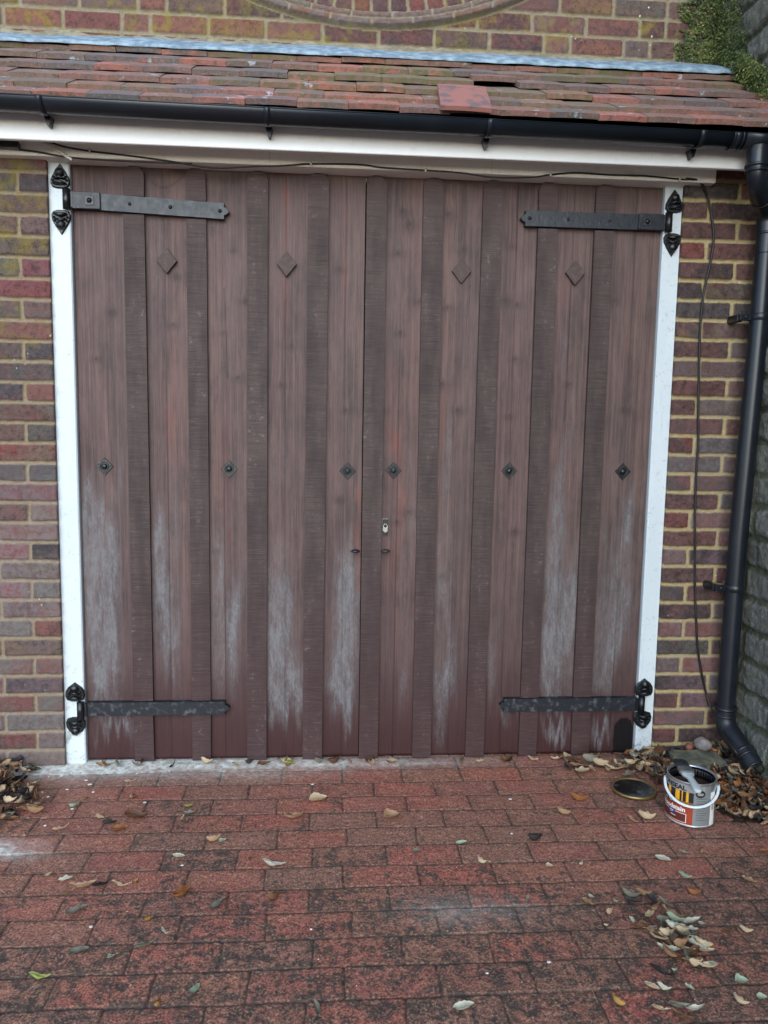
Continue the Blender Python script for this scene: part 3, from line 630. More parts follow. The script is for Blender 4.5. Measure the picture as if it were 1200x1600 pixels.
def boarding(name, x0, x1, parent):
    sm = [s_ for s_ in SEAMS if x0+.01 < s_ < x1-.01]; edges = np.array([x0]+sm+[x1]); st = {}
    def fn(U, V):
        k = np.clip(np.searchsorted(edges, U)-1, 0, len(edges)-2); d = np.full(U.shape, 9.)
        for s_ in sm:
            strong = .35 if abs(s_-.116) < .002 else 1
            d = np.minimum(d, np.abs(U-s_+(vn(V*3, V*0, 2)-.5)*.001)/strong)
        gro = np.exp(-(d/.0016)**2)*(.08+.5*ss(.45,.7,vn(V*2.2, k*3.1+V*0, 8)))
        h = -gro*.0025+(hsh(k, 3, 5)-.5)*.002+(fbm(U*120, V*4, 6, 3)-.5)*.0012
        st['k'] = k; st['g'] = gro
        return U, -.004-h, V
    def at_(U, V):
        k = st['k']; gx = U+0.0; kn = 0*U
        for px, py, r in KNOTS:
            p = at(px, py, y=-.005); dx = U-p[0]; dz = V-p[2]; same = np.clip(1-(np.abs(dx)/.07), 0, 1)
            inf = np.exp(-(dz/(r*2.2))**2)*np.exp(-(dx/(r*2.6))**2)
            gx = gx-np.sign(dx)*r*1.1*inf*(1-np.exp(-(np.abs(dx)/.004)))*same
            kn = np.maximum(kn, .8*np.exp(-((dx/(r*1.1))**2+(dz/(r*.8))**2))); kn = np.maximum(kn, .5*np.exp(-((dx/(r*3.0))**2+((dz+.006)/(r*1.7))**2))*(.5+.8*fbm(U*40,V*60,py%7,3)))
        gx = gx+k*1.7
        wr = (fbm(U*14, V*4, 7, 3)-.5)*.02
        wh = px_blob(U, V+(fbm(U*60, V*3, 15, 3)-.5)*.25, WHITE, wr)*(.35+1.1*fbm(U*30, V*6, 12, 4)); wh = np.clip(wh+.10*ss(1.3, .5, V)+.55*ss(1.2, .6, V)*ss(.12, .35, V)*ss(.45, .9, hsh(k, 7, 3)+.5*(fbm(U*9, V*2, 44, 3)-.5)), 0, 1)
        rd = px_blob(U, V, REDS, wr)
        p = at(971, 1150, y=-.005); dz = V-p[2]
        fresh = ((np.abs(U-p[0]-.008+(vn(V*60, V*0, 3)-.5)*.006) < .041*np.sqrt(np.clip(1-np.clip((dz-.025)/.05, 0, 1)**2, 0, 1))) & (dz < .074) & (dz > -.075)).astype(float)
        dk = np.clip(st['g']*.85, 0, 1)
        p = at(353, 520, y=-.005); dk = np.maximum(dk, .8*np.exp(-((U-p[0]-(V-p[2])*-.03)/.0018)**2)*(np.abs(V-p[2]) < .16))
        sc_ = ((np.abs(U-.322+.0) < .10)*np.exp(-(((V-(2.155-.045*np.cos((U-.313)*22)*1.0))/.004)**2))*.45)   # curved scar between the first battens
        dk = np.maximum(dk, sc_*((U < .39) & (U > .255)))
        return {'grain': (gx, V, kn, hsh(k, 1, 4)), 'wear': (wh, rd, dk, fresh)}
    us = np.arange(x0, x1, .0036); us = np.append(us, x1); vs = np.arange(.006, 2.199, .008)
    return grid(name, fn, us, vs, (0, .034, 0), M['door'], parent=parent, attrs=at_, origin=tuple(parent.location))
def rtop(x0, x1, z0, z1, round_=True, n=10):
    r = (x1-x0)/2; cx = (x0+x1)/2; P = [(x0, z0), (x1, z0)]
    if round_: P += [(cx+r*math.cos(PI*k/n), z1-r*.9+r*.9*math.sin(PI*k/n)) for k in range(n+1)]
    else: P += [(x1, z1), (x0, z1)]
    return P
def batten(parent, cx, pieces, w=.073, lean=0, label=None):
    o = []
    for (z0, z1, rd) in pieces:
        b = MB(); ln = lambda z: lean*(z-1.1); P = rtop(cx-w/2, cx+w/2, z0, z1, rd)
        if rd:  # more vertices along the long sides for slight waviness
            pass
        b.prism(P, lambda u, v, d: (u+ln(v)+.0008*math.sin(v*17+cx*40), -.003-d, v), 0, .017, .0018)
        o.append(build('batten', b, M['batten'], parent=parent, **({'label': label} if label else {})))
    return o
def strap(parent, x0, x1, zc0, zc1, hgt, nub, M_, bolts, knuckle):
    """x0 = hinge side, x1 = free end"""
    sg = 1 if x1 > x0 else -1; zz = lambda x: zc0+(zc1-zc0)*(x-x0)/(x1-x0); b = MB(); h = hgt/2
    P = [(x0, -h), (x1, -h)]
    if nub: P += [(x1, -h*.5), (x1+sg*.006, -h*.42), (x1+sg*.014, -h*.2), (x1+sg*.017, 0.0), (x1+sg*.014, h*.2), (x1+sg*.006, h*.42), (x1, h*.5)]
    P += [(x1, h), (x0, h)]
    n = len(P)
    b.prism(P, lambda u, v, d: (u, -.0245-d, zz(u)+v), -.019, .005, .0012)
    s_ = build('strap', b, M_, parent=parent)
    if knuckle:
        xc = x0+sg*.045; k = MB(); k.box(x0-sg*.0, xc+sg*.05, -.0375, -.031, zz(xc)-h-.001, zz(xc)+h+.001, .0015); build('strap_plate', k, M_, parent=s_)
    k = MB(); kx = x0-sg*.018
    k.tube([(kx, -.038, zz(x0)-h*1.25), (kx, -.038, zz(x0)+h*1.25)], .013, 16)
    k.box(min(kx, x0+sg*.004), max(kx, x0+sg*.004), -.0365, -.029, zz(x0)-h*.98, zz(x0)+h*.98, .001); build('knuckle', k, M['cast'], parent=s_)
    for x, r, sq in bolts:
        k = MB(); y = -.0375 if (knuckle and abs(x-x0) < .1) else -.0298
        k.lathe([(0, r*.75), (r*.5, r*.65), (r*.9, r*.3), (r, 0)], (0, 0, 0), 14, M4=Matrix.Translation((x, y, zz(x))) @ Matrix.Rotation(PI/2, 4, 'X'))
        if sq: k.box(x-.016, x+.016, -.0395, -.037, zz(x)-.016, zz(x)+.016, .001)
        build('bolt', k, M['cast'], parent=s_)
    return s_
def diamond(parent, px, py, hw, hh, th, mat, name, stud=None):
    p = at(px, py, y=-.01); b = MB()
    b.prism([(-hw, 0), (0, -hh), (hw, 0), (0, hh)], lambda u, v, d: (p[0]+u, -.0035-d, p[2]+v), 0, th, .0015)
    o = build(name, b, mat, parent=parent)
    if stud:
        k = MB(); T = Matrix.Translation((p[0], -.0035-th, p[2])) @ Matrix.Rotation(PI/2, 4, 'X')
        k.lathe([(0, .007), (.005, .0065), (.0095, .004), (.011, 0)], n=16, M4=T); k.lathe([(.013, 0), (.014, .002), (.016, .002), (.017, 0)], n=18, M4=T); build('bolt_head', k, stud, parent=o)
    return o
def leaf(side):
    if side == 'L':
        r = empty('garage_door', (.51, 0, 0), label='left leaf of the brown boarded double doors, its straps hung on the left post', category='door'); x0, x1 = -.001, 1.026
    else:
        r = empty('garage_door', (1.57, 0, 0), label='right leaf of the brown double doors, with the lock and a fresh dark stain patch', category='door'); x0, x1 = 1.030, 2.122
    boarding('boarding', x0, x1, r)
    full = [(.000, 2.176, True)]
    def cut(cx, ztop, zbot, e=.001):   # straps at heights ztop/zbot (centre), half .027
        return [(.002, zbot-.0262, False), (zbot+.0262, ztop-.030, False), (ztop+.030, 2.177, True)]
    if side == 'L':
        st_ = lambda x: 2.050+(2.030-2.050)*(x/.525); sb = lambda x: .212
        batten(r, .2115, cut(0, st_(.2115), .2125)); batten(r, .427, cut(0, st_(.427), .2125), .070)
        batten(r, .6395, full, .073, .004); batten(r, .8525, full, .075, .005)
        strap(r, .006, .527, 2.050, 2.030, .055, True, M['iron'], [(.065, .010, True), (.20, .006, False), (.34, .007, False), (.512, .007, False)], True)
        strap(r, .004, .517, .212, .212, .052, True, M['iron_worn'], [], False)
        for q in [(261, 408), (448, 413)]: diamond(r, *q, .036, .044, .016, M['boss'], 'wooden_diamond')
        for q, m_ in [((163, 729), M['cast']), ((358, 733), M['cast']), ((543, 736), M['washer'])]: diamond(r, *q, .031, .033, .004, m_, 'diamond_washer', m_)
        p = at(555, 860, y=-.01)
    else:
        st_ = lambda x: 2.042
        batten(r, 1.066, full, .073, .001); batten(r, 1.2715, full, .073); batten(r, 1.4845, full, .073, .003)
        batten(r, 1.693, cut(0, 2.0425, .212), .072); batten(r, 1.905, cut(0, 2.0425, .212), .073, .001)
        strap(r, 2.120, 1.607, 2.0445, 2.0435, .055, True, M['iron'], [(2.058, .010, True), (1.92, .005, False), (1.765, .006, False), (1.622, .007, False)], True)
        strap(r, 2.118, 1.590, .212, .212, .052, True, M['iron_worn'], [], False)
        for q in [(721, 424), (898, 427)]: diamond(r, *q, .036, .044, .016 if q[0] > 800 else .012, M['boss'], 'wooden_diamond')
        for q, m_ in [((615, 735), M['washer']), ((796, 736), M['cast']), ((974, 737), M['cast'])]: diamond(r, *q, .031, .033, .004, m_, 'diamond_washer', m_)
        p = at(602, 860, y=-.01)
        q = at(602, 824, y=-.01); L = MB(); x, z = q[0], q[2]
        L.box(x-.010, x+.010, -.0085, -.003, z-.030, z+.030, .001); lk = build('lock', L, M['label_black'], parent=r)
        L = MB(); P = [(.0095*math.cos(a_), .0095*math.sin(a_)+.006) for a_ in [PI*k/10 for k in range(11)]]+[(.0095*math.cos(a_), .0095*math.sin(a_)-.010) for a_ in [PI+PI*k/10 for k in range(11)]]
        L.prism(P, lambda u, v, d: (x+u, -.007-d, z+v), 0, .008, .001); cy_ = build('escutcheon', L, M['steel'], parent=lk)
        L = MB(); L.lathe([(0, .0015), (.0055, .0015), (.006, 0)], n=16, M4=Matrix.Translation((x, -.015, z+.006)) @ Matrix.Rotation(PI/2, 4, 'X')); L.box(x-.0015, x+.0015, -.0175, -.015, z+.002, z+.010, .0003)
        build('keyhole', L, M['washer'], parent=lk)
        L = MB(); L.box(x-.011, x+.011, -.008, -.003, z+.030, z+.0335, .0004); L.box(x-.0125, x-.0105, -.0082, -.0032, z-.033, z+.030, .0004); build('striker', L, M['steel_dull'], parent=lk)
    L = MB(); L.tube([(p[0], -.002, p[2]), (p[0], -.028, p[2])], .0045, 10)
    L.lathe([(0, .007), (.010, .006), (.016, .003), (.0175, 0), (.016, -.003), (.008, -.005), (0, -.005)], n=20, M4=Matrix.Translation((p[0], -.029, p[2])) @ Matrix.Diagonal((1, .75, 1, 1)))
    build('finger_pull', L, M['cast'] if side == 'L' else M['washer'], parent=r)
    return r
leaf('L'); leaf('R')
b = MB(); b.box(-.09, 2.2, .045, .06, -.04, 2.22, .001); build('backing_board', b, M['dark'], parent=fr)

# ------------------------------------------------------------------ fascia, gutter
fa = empty('fascia', (1.06, -.19, 2.19), label='long off-white fascia board under the black gutter above the doors', category='fascia')
b = MB(); b.box(-1.6, 2.495, -.190, -.170, 2.190, 2.305, .0025); build('fascia_board', b, M['fascia'], parent=fa)
b = MB(); b.box(-1.6, 2.495, -.1685, -.034, 2.2555, 2.270, .001); build('soffit', b, M['cream'], parent=fa)
b = MB(); b.box(-1.6, 2.285, -.085, -.001, 2.1745, 2.2545, .003); build('lower_board', b, M['cream'], parent=fa)
gu = empty('gutter', (1.06, -.262, 2.24), label='long black plastic half-round gutter along the eaves', category='gutter')
GY, GR = -.262, .040
GB = lambda x: 2.2345-.0072*(x-1.6)+GR
GZ = 0
def gut(x0, x1, r0, r1, mb, a0=PI, a1=2*PI, n=18):
    V = []; 
    for x in (x0, x1):
        for rr, rev in ((r0, 0), (r1, 1)):
            for k in range(n+1):
                a_ = a0+(a1-a0)*(k/n); V.append((x, GY+rr*math.cos(a_), GB(x)+rr*math.sin(a_)))
    m = n+1; F = []
    for k in range(n):
        F += [(k, k+1, 2*m+k+1, 2*m+k), (m+k, 3*m+k, 3*m+k+1, m+k+1), (k, m+k, m+k+1, k+1), (2*m+k, 2*m+k+1, 3*m+k+1, 3*m+k)]
    F += [(0, 2*m, 3*m, m), (n, m+n, 3*m+n, 2*m+n)]
    mb.add(V, F, smooth=False)
    for i in range(len(mb.sm)-len(F), len(mb.sm)): mb.sm[i] = True
b = MB(); gut(-1.6, 2.494, .038, .040, b)
b.tube([(-1.6, GY-.0395, GB(-1.6)-.001), (2.494, GY-.0395, GB(2.494)-.001)], .002, 8)
tr = build('trough', b, M['pvc'], parent=gu)
for px, py in ((60, 165), (417, 190), (767, 205), (1100, 215)):
    x = at(px, py, y=-.30)[0]; k = MB(); gut(x-.010, x+.010, .0403, .0435, k, PI*1.0, PI*1.92); 
    for dx in (-.008, 0, .008): pass
    k.prism([(-.011, 0), (.011, 0), (.005, -.026), (-.002, -.028)], lambda u, v, d: (x+u, -.222+d*1.0, GB(x)-.033+v), -.004, .030)
    build('bracket', k, M['pvc'], parent=gu)
k = MB(); 
for x in (2.232, 2.262): gut(x, x+.006, .0403, .0435, k)
gut(2.238, 2.262, .0402, .0418, k); build('union', k, M['pvc'], parent=gu)
k = MB(); gut(2.275, 2.41, .0402, .0422, k); k.lathe([(.039, .0), (.037, -.012), (.036, -.025), (.036, -.062)], (2.336, GY, GB(2.336)-.032), 28); build('outlet', k, M['pvc'], parent=gu)

# ------------------------------------------------------------------ downpipe
dp = empty('downpipe', (2.44, -.12, 0), label='black plastic downpipe beside the right brick pier, kicked out at its foot', category='downpipe')
def bez(P, n=10):
    out = [Vector(P[0])]
    for i in range(1, len(P)-1):
        a_, b_, c_ = Vector(P[i-1]), Vector(P[i]), Vector(P[i+1]); r = min((a_-b_).length, (c_-b_).length)*.49
        s_ = b_+(a_-b_).normalized()*r; e_ = b_+(c_-b_).normalized()*r
        for k in range(n+1):
            t_ = k/n; out.append(s_*(1-t_)**2+b_*2*t_*(1-t_)+e_*t_*t_)
    out.append(Vector(P[-1])); return out
RP = .034
def band(mb, p, d, r0, w=.006, pr=.005):
    p = Vector(p); d = Vector(d).normalized(); R4 = Matrix.Translation(p) @ d.to_track_quat('Z', 'Y').to_matrix().to_4x4()
    mb.lathe([(r0, -w), (r0+pr*.8, -w*.7), (r0+pr, 0), (r0+pr*.8, w*.7), (r0, w)], n=28, M4=R4)
top = [(2.336, -.262, 2.215), (2.337, -.262, 2.125), (2.462, -.118, 2.070), (2.466, -.118, 1.985)]
b = MB(); b.tube(bez(top, 12), [.0345]*2+[.0325]*25+[.0345], 28, cap=False)
d_ = Vector(top[2])-Vector(top[1]); band(b, (2.336, -.262, 2.178), (0, 0, 1), .0345); band(b, (2.336, -.262, 2.160), (0, 0, 1), .0345, .004, .004)
band(b, Vector(top[1])+d_*.52, d_, .0345, .004, .003); band(b, (2.466, -.118, 1.995), (0, 0, 1), .0345, .005, .003)
build('offset_bend', b, M['pvc'], parent=dp)
b = MB(); b.tube([(2.466, -.118, 2.0), (2.463, -.120, 1.75), (2.457, -.124, 1.6), (2.444, -.127, 1.2), (2.434, -.128, .9), (2.430, -.129, .5), (2.428, -.130, .215)], RP, 28, cap=False)
band(b, (2.465, -.119, 1.925), (0, 0, 1), RP, .002, .0015)
build('pipe', b, M['pvc'], parent=dp)
sh = [(2.428, -.130, .245), (2.428, -.131, .165), (2.445, -.215, .118), (2.464, -.292, .066)]
b = MB(); b.tube(bez(sh, 12), .0375, 28, cap=False); band(b, (2.428, -.130, .232), (0, 0, 1), .0372, .007, .005); band(b, (2.428, -.130, .205), (0, 0, 1), .0372, .005, .004)
d_ = Vector(sh[3])-Vector(sh[2]); band(b, Vector(sh[2])+d_*.28, d_, .0375, .006, .004); band(b, Vector(sh[2])+d_*.50, d_, .0375, .005, .004)
q4 = Matrix.Translation(Vector(sh[3])) @ d_.to_track_quat('Z', 'Y').to_matrix().to_4x4(); b.lathe([(.0375, -.004), (.040, -.003), (.040, .004), (.0355, .004), (.034, -.12)], n=28, M4=q4)
build('shoe', b, M['pvc_dull'], parent=dp)
for z, x in ((1.70, 2.461), (.70, 2.4315)):
    k = MB(); y_ = -.122 if z > 1 else -.1285; band(k, (x, y_, z), (0, 0, 1), RP, .013, .0035); k.box(x-.075, x-.034, y_-.006, y_+.012, z-.012, z+.010, .002); k.box(x-.078, x-.058, y_+.010, -.036, z-.016, z+.012, .003)
    k.lathe([(0, .006), (.005, .005), (.006, 0)], n=10, M4=Matrix.Translation((x-.055, y_-.006, z)) @ Matrix.Rotation(PI/2, 4, 'X')); build('pipe_clip', k, M['pvc'], parent=dp)

# ------------------------------------------------------------------ cables
def cable(name, pts, r, mat, label, cat='cable', clips=(), n=6):
    P = [Vector(p) for p in pts]; out = []
    for i in range(len(P)-1):      # catmull-rom
        p0, p1, p2, p3 = P[max(i-1, 0)], P[i], P[i+1], P[min(i+2, len(P)-1)]
        for k in range(n):
            t_ = k/n; out.append(.5*((2*p1)+(p2-p0)*t_+(2*p0-5*p1+4*p2-p3)*t_**2+(3*p1-p0-3*p2+p3)*t_**3))
    out.append(P[-1]); b = MB(); b.tube(out, r, 8)
    if clips:
        e_ = empty(name, P[0], label=label, category=cat); build('sheath', b, mat, parent=e_)
        for q in clips:
            k = MB(); x, y, z = q; k.box(x-.003, x+.003, y-.004, y+.004, z-.006, z+.008, .001); k.lathe([(0, .004), (.0025, .003), (.003, 0)], n=8, M4=Matrix.Translation((x, y-.003, z+.006)) @ Matrix.Rotation(PI/2, 4, 'X')); build('cable_clip', k, M['cable_w'], parent=e_)
        return e_
    return build(name, b, mat, label=label, category=cat)
f1 = lambda L, y: [at(px, py, y=y) for px, py in L]
cl = f1([(140, 236), (486, 256), (665, 266), (860, 273), (1062, 281)], -.090)
cable('cable', f1([(-40, 214), (30, 218), (75, 222), (100, 229), (140, 236), (200, 243), (260, 251), (330, 262), (400, 260), (440, 259), (486, 256), (560, 257), (600, 262), (665, 266), (720, 270), (770, 277), (830, 277), (860, 273), (900, 270), (950, 273), (1010, 275), (1062, 280), (1085, 280)], -.088), .003, M['cable'], 'thin grey-brown cable clipped along the cream board over the doors', clips=[tuple(q) for q in cl])
cable('cable', f1([(-60, 221), (0, 222), (40, 222), (68, 225), (88, 233), (102, 243), (113, 250)], -.096), .0052, M['cable_w'], 'thick pale cable curving down to the top left corner of the frame')
cable('cable', f1([(-60, 232), (0, 232), (50, 236), (90, 243), (118, 247), (200, 252), (300, 256)], -.090), .003, M['cable'], 'black cable lying along the top of the left brick pier')
cable('cable', [*f1([(1072, 279), (1080, 280)], -.088), *f1([(1090, 282)], -.080), *f1([(1100, 292)], -.062), *f1([(1107, 312), (1113, 345), (1115, 378), (1108, 420), (1100, 455), (1095, 500), (1093, 545), (1092, 600), (1091, 640), (1091, 690), (1088, 740), (1086, 800), (1086, 860), (1086, 920), (1088, 970), (1090, 1010), (1096, 1050), (1104, 1085)], -.050), *f1([(1116, 1118)], -.10), *f1([(1133, 1150)], -.20), *f1([(1152, 1178)], -.30), at(1170, 1200, z=.02), at(1186, 1222, z=.012)], .0042, M['cable'], 'long black cable hanging loose down the right brick pier in front of the pipe')
b = MB(); p = at(12, 221, y=-.11); b.box(p[0]-.05, p[0]+.033, -.118, -.086, p[2]-.02, p[2]+.022, .004); jb = build('junction_box', b, M['pvc'], label='small black junction box under the fascia at the left edge', category='junction box')

# ------------------------------------------------------------------ tiled roof
SL = math.atan(.76); cs, sn = math.cos(SL), math.sin(SL)
def rp(x, s, n): return (x, s*cs-n*sn, 2.4966+s*sn+n*cs-.064+.004*(x-1.0))
rf = empty('tiled_roof', (.5, -.25, 2.3), label='lean-to roof of old red and grey clay tiles above the gutter', category='roof')
def tile(mb, x, s, w=.1635, ln=.25, th=.017, rnd=(.5, .5, 0), lift=.0, rot=0, n0=.049, cam=.003):
    NX, NS = 5, 5; V = []
    for face in (1, 0):
        for j in range(NS):
            for i in range(NX):
                u = (i/(NX-1)-.5)*w; v = j/(NS-1)*ln; n = n0*(1-v/ln)*1.0+lift+cam*(1-(2*i/(NX-1)-1)**2)*.6-(.004*(1-v/ln)**4)+(th if face else 0)
                xx = x+w/2+u*math.cos(rot)-(v)*math.sin(rot); ss_ = s+v*math.cos(rot)+u*math.sin(rot); V.append(rp(xx, ss_, n))
    N = NX*NS; F = []
    for j in range(NS-1):
        for i in range(NX-1):
            a_ = j*NX+i; F += [(a_, a_+1, a_+1+NX, a_+NX), (N+a_, N+a_+NX, N+a_+1+NX, N+a_+1)]
    for i in range(NX-1): F += [(i, N+i, N+i+1, i+1), ((NS-1)*NX+i, (NS-1)*NX+i+1, N+(NS-1)*NX+i+1, N+(NS-1)*NX+i)]
    for j in range(NS-1): F += [(j*NX, (j+1)*NX, N+(j+1)*NX, N+j*NX), (j*NX+NX-1, N+j*NX+NX-1, N+(j+1)*NX+NX-1, (j+1)*NX+NX-1)]
    mb.add(V, F, rnd)
b = MB(); rows = [-.300, -.207, -.092, .022, .142, .262]; offs = [.02, .105, .05, .14, .08, .0]
for r, s_ in enumerate(rows):
    x = -1.7+offs[r]; k = 0
    while x < 2.50:
        w = .1635; xe = min(x+w, 2.494); gone = (r == 3 and x < 1.41 < x+w)
        if xe-x > .02:
            moss = max(0., min(1., (.25+.2*r) * (1.1 if hsh(r, int(x*3), 77) > .45 else .25)))
            tile(b, x, s_+(.075 if gone else 0)+random.uniform(-.004, .004), xe-x-.0, rnd=(random.random(), random.random(), moss), lift=(.006 if r else .008)+random.uniform(0, .006), rot=random.uniform(-.012, .012))
        x += .1648; k += 1
build('tiles', b, M['tile'], parent=rf)
b = MB(); V = []
for x in (-1.6, 2.494): V += [rp(x, -.19, -.002), rp(x, .36, -.002), rp(x, .36, -.02), rp(x, -.19, -.02)]
b.add(V, [(0, 1, 5, 4), (1, 2, 6, 5), (2, 3, 7, 6), (3, 0, 4, 7), (0, 3, 2, 1), (4, 5, 6, 7)]); build('roof_deck', b, M['dark'], parent=rf)
# lead flashing
b = MB(); xs = np.linspace(-1.6, 2.46, 240); V = []
for x in xs:
    w = .003*math.sin(x*9)+.004*(vn(np.array([x*14.]), np.array([1.]), 2)[0]-.5); e_ = .004*(vn(np.array([x*30.]), np.array([4.]), 2)[0]-.5)
    edge = .258+.010*(vn(np.array([x*7.]), np.array([9.]), 2)[0]-.5)+(.02*max(0, x-2.38)/.1)
    V += [rp(x, edge, .078+e_), rp(x, edge+.002, .085+e_), rp(x, edge+.045, .083+w), rp(x, .405, .072+w), (x, .350, 2.758+w*.5+.004*(x-1)), (x, .356, 2.776+.004*(x-1))]
b.add(V, [(i*6+k, (i+1)*6+k, (i+1)*6+k+1, i*6+k+1) for i in range(len(xs)-1) for k in range(5)], smooth=True); build('lead_flashing', b, M['lead'], parent=rf, fix=False)
b = MB(); tile(b, 1.250, -.325, .166, .265, .0135, (.1, .9, 0), .066, -.06, .010); build('slipped_tile', b, M['tile_slipped'], label='bright orange-red tile slipped down over the lower tiles to the gutter', category='roof tile')

# ------------------------------------------------------------------ creeping plant on the corner
rs = np.random.RandomState(5)
b = MB()
def leaflet(mb, p, nrm, sz, r):
    nrm = nrm.normalized(); a_ = Vector((rs.randn(), rs.randn(), rs.randn())); u = (a_-nrm*a_.dot(nrm)).normalized(); v = nrm.cross(u)
    mb.add([p-u*sz, p+v*sz*.6+nrm*sz*.2, p+u*sz, p-v*sz*.6+nrm*sz*.2], [(0, 1, 2, 3)], (r, .5, .5))
for i in range(15000):
    z = rs.uniform(2.70, 3.5); 
    wleft = .04+.09*vn(np.array([z*9.]), np.array([3.]), 1)[0]+.05*vn(np.array([z*26.]), np.array([3.]), 4)[0] + (.05 if 2.78 < z < 2.9 else 0)
    if rs.rand() < .55:      # on the upper brick wall
        x = 2.5-rs.rand()**.8*wleft*1.25; d = rs.rand()*.055*(1-(2.5-x)/(wleft*1.3)); p = Vector((x, .350-d, z)); nr = Vector((rs.randn()*.5, -1, .7+rs.randn()*.5))
    else:                    # on the side wall along the verge
        y = .35-rs.rand()**1.2*(.36+.10*vn(np.array([z*12.]), np.array([8.]), 1)[0]); zl = 2.4966+y*.76+.03; z2 = zl+rs.rand()**1.2*(.10+.9*max(0, y-.12)*3)
        d = rs.rand()*.05; p = Vector((2.485-d, y, z2)); nr = Vector((-1, rs.randn()*.5, .7+rs.randn()*.5))
    cl_ = vn(np.array([p.x*30+p.y*22.]), np.array([p.z*30.]), 6)[0]
    leaflet(b, p, nr, rs.uniform(.003, .0065), min(1, max(0, .9*cl_+rs.uniform(-.25, .35))))
build('creeping_plant', b, M['creeper'], fix=False, label='green small-leaved creeper in the corner above the right end of the roof', category='plant')

# ------------------------------------------------------------------ tin, lid, brush
P = at(1076, 1293, z=0); d2 = Vector((P[0]-CAM[0], P[1]-CAM[1])).normalized(); TR_ = .0785
TC = Vector((P[0]+d2.x*TR_, P[1]+d2.y*TR_, 0)); phi0 = math.atan2(-d2.y, -d2.x)      # azimuth facing the viewer
TH = .150
tin = empty('paint_tin', TC, label='open tin of dark wood stain with red and grey label by the right pier', category='paint tin')
def cyl(phi, z, r=TR_): a_ = phi0+phi; return (TC.x+r*math.cos(a_), TC.y+r*math.sin(a_), z)
DG = math.radians
b = MB(); b.lathe([(0, .004), (.074, .004), (.076, .001), (.0795, .0015), (.0797, .004), (.0785, .0065), (.0785, TH-.007), (.0792, TH-.004), (.0800, TH-.001), (.0792, TH+.001), (.0755, TH), (.0725, TH-.003), (.0705, TH-.010), (.0738, TH-.012), (.0745, TH-.02), (.0745, .02)], TC, 64); build('can', b, M['tin'], parent=tin)
b = MB(); b.lathe([(0, TH-.022), (.0745, TH-.022)], TC, 48); b.lathe([(.0746, TH-.0222), (.0742, TH-.015), (.0739, TH-.0125), (.0703, TH-.0105), (.0703, TH-.0035)], TC, 48); build('stain', b, M['stain_wet'], parent=tin)
lab = {}
def patch(name, ph0, ph1, z0, z1, mat, lvl=1, parent=tin, n=14):
    r = TR_+.0004*lvl; b = MB(); V = []; m = n+1
    for z in (z0, z1):
        for k in range(m): V.append(cyl(DG(ph0+(ph1-ph0)*k/n), z, r))
    b.add(V, [(k, k+1, m+k+1, m+k) for k in range(n)], smooth=True); return b
def pbuild(name, L, mat):
    b = MB()
    for q in L: s_ = patch('', *q[:4], None, q[4]); b.add(s_.v, s_.f, smooth=True)
    return build(name, b, mat, parent=tin, fix=False)
B0, B1 = -96, 7
pbuild('label_band', [(B0, B1+26, .118, .142, 1)], M['label_silver'])
pbuild('label_side_panel', [(B1, 48, .008, .118, 1), (B1+26, 48, .118, .142, 1)], M['label_grey'])
pbuild('label_picture', [(B0, B1, .071, .118, 1)], M['label_black'])
pbuild('picture_stripes', [(-80, -74, .084, .118, 2), (-60, -50, .084, .118, 2), (-36, -25, .084, .118, 2), (-10, -4, .084, .118, 2), (-20, -17.5, .084, .118, 2)], M['label_yellow'])
pbuild('picture_fence', [(B0, B1, .071, .084, 2)], M['label_wood'])
pbuild('label_red_panel', [(B0, B1, .008, .071, 1)], M['label_red'])
pbuild('swatch_frame', [(-80, -7, .013, .043, 2)], M['label_white']); pbuild('colour_swatch', [(-78.5, -8.5, .0145, .0415, 3)], M['label_dkred'])
pbuild('year_box', [(-72, -28, .069, .083, 3)], M['label_black'])
pbuild('badge', [(-54, -34, .034, .046, 4)], M['label_blue']); pbuild('badge_lines', [(-50, -38, .0412, .0432, 5), (-48, -40, .0368, .0384, 5), (-46, -32, .027, .029, 4)], M['label_white'])
pbuild('barcode_strip', [(50, 66, .008, .120, 1)], M['label_white'])
pbuild('barcode', [(54, 62, z_, z_+w_, 2) for z_, w_ in ((.060, .0022), (.064, .001), (.067, .003), (.072, .001), (.075, .002), (.079, .003), (.084, .001), (.087, .002))], M['label_black'])
pbuild('fine_print', [(14, 40-4*(i % 3), .100-.008*i, .1012-.008*i, 2) for i in range(10)], M['washer'])
pbuild('label_edge', [(B0, 66, .006, .008, 1)], M['label_white'])
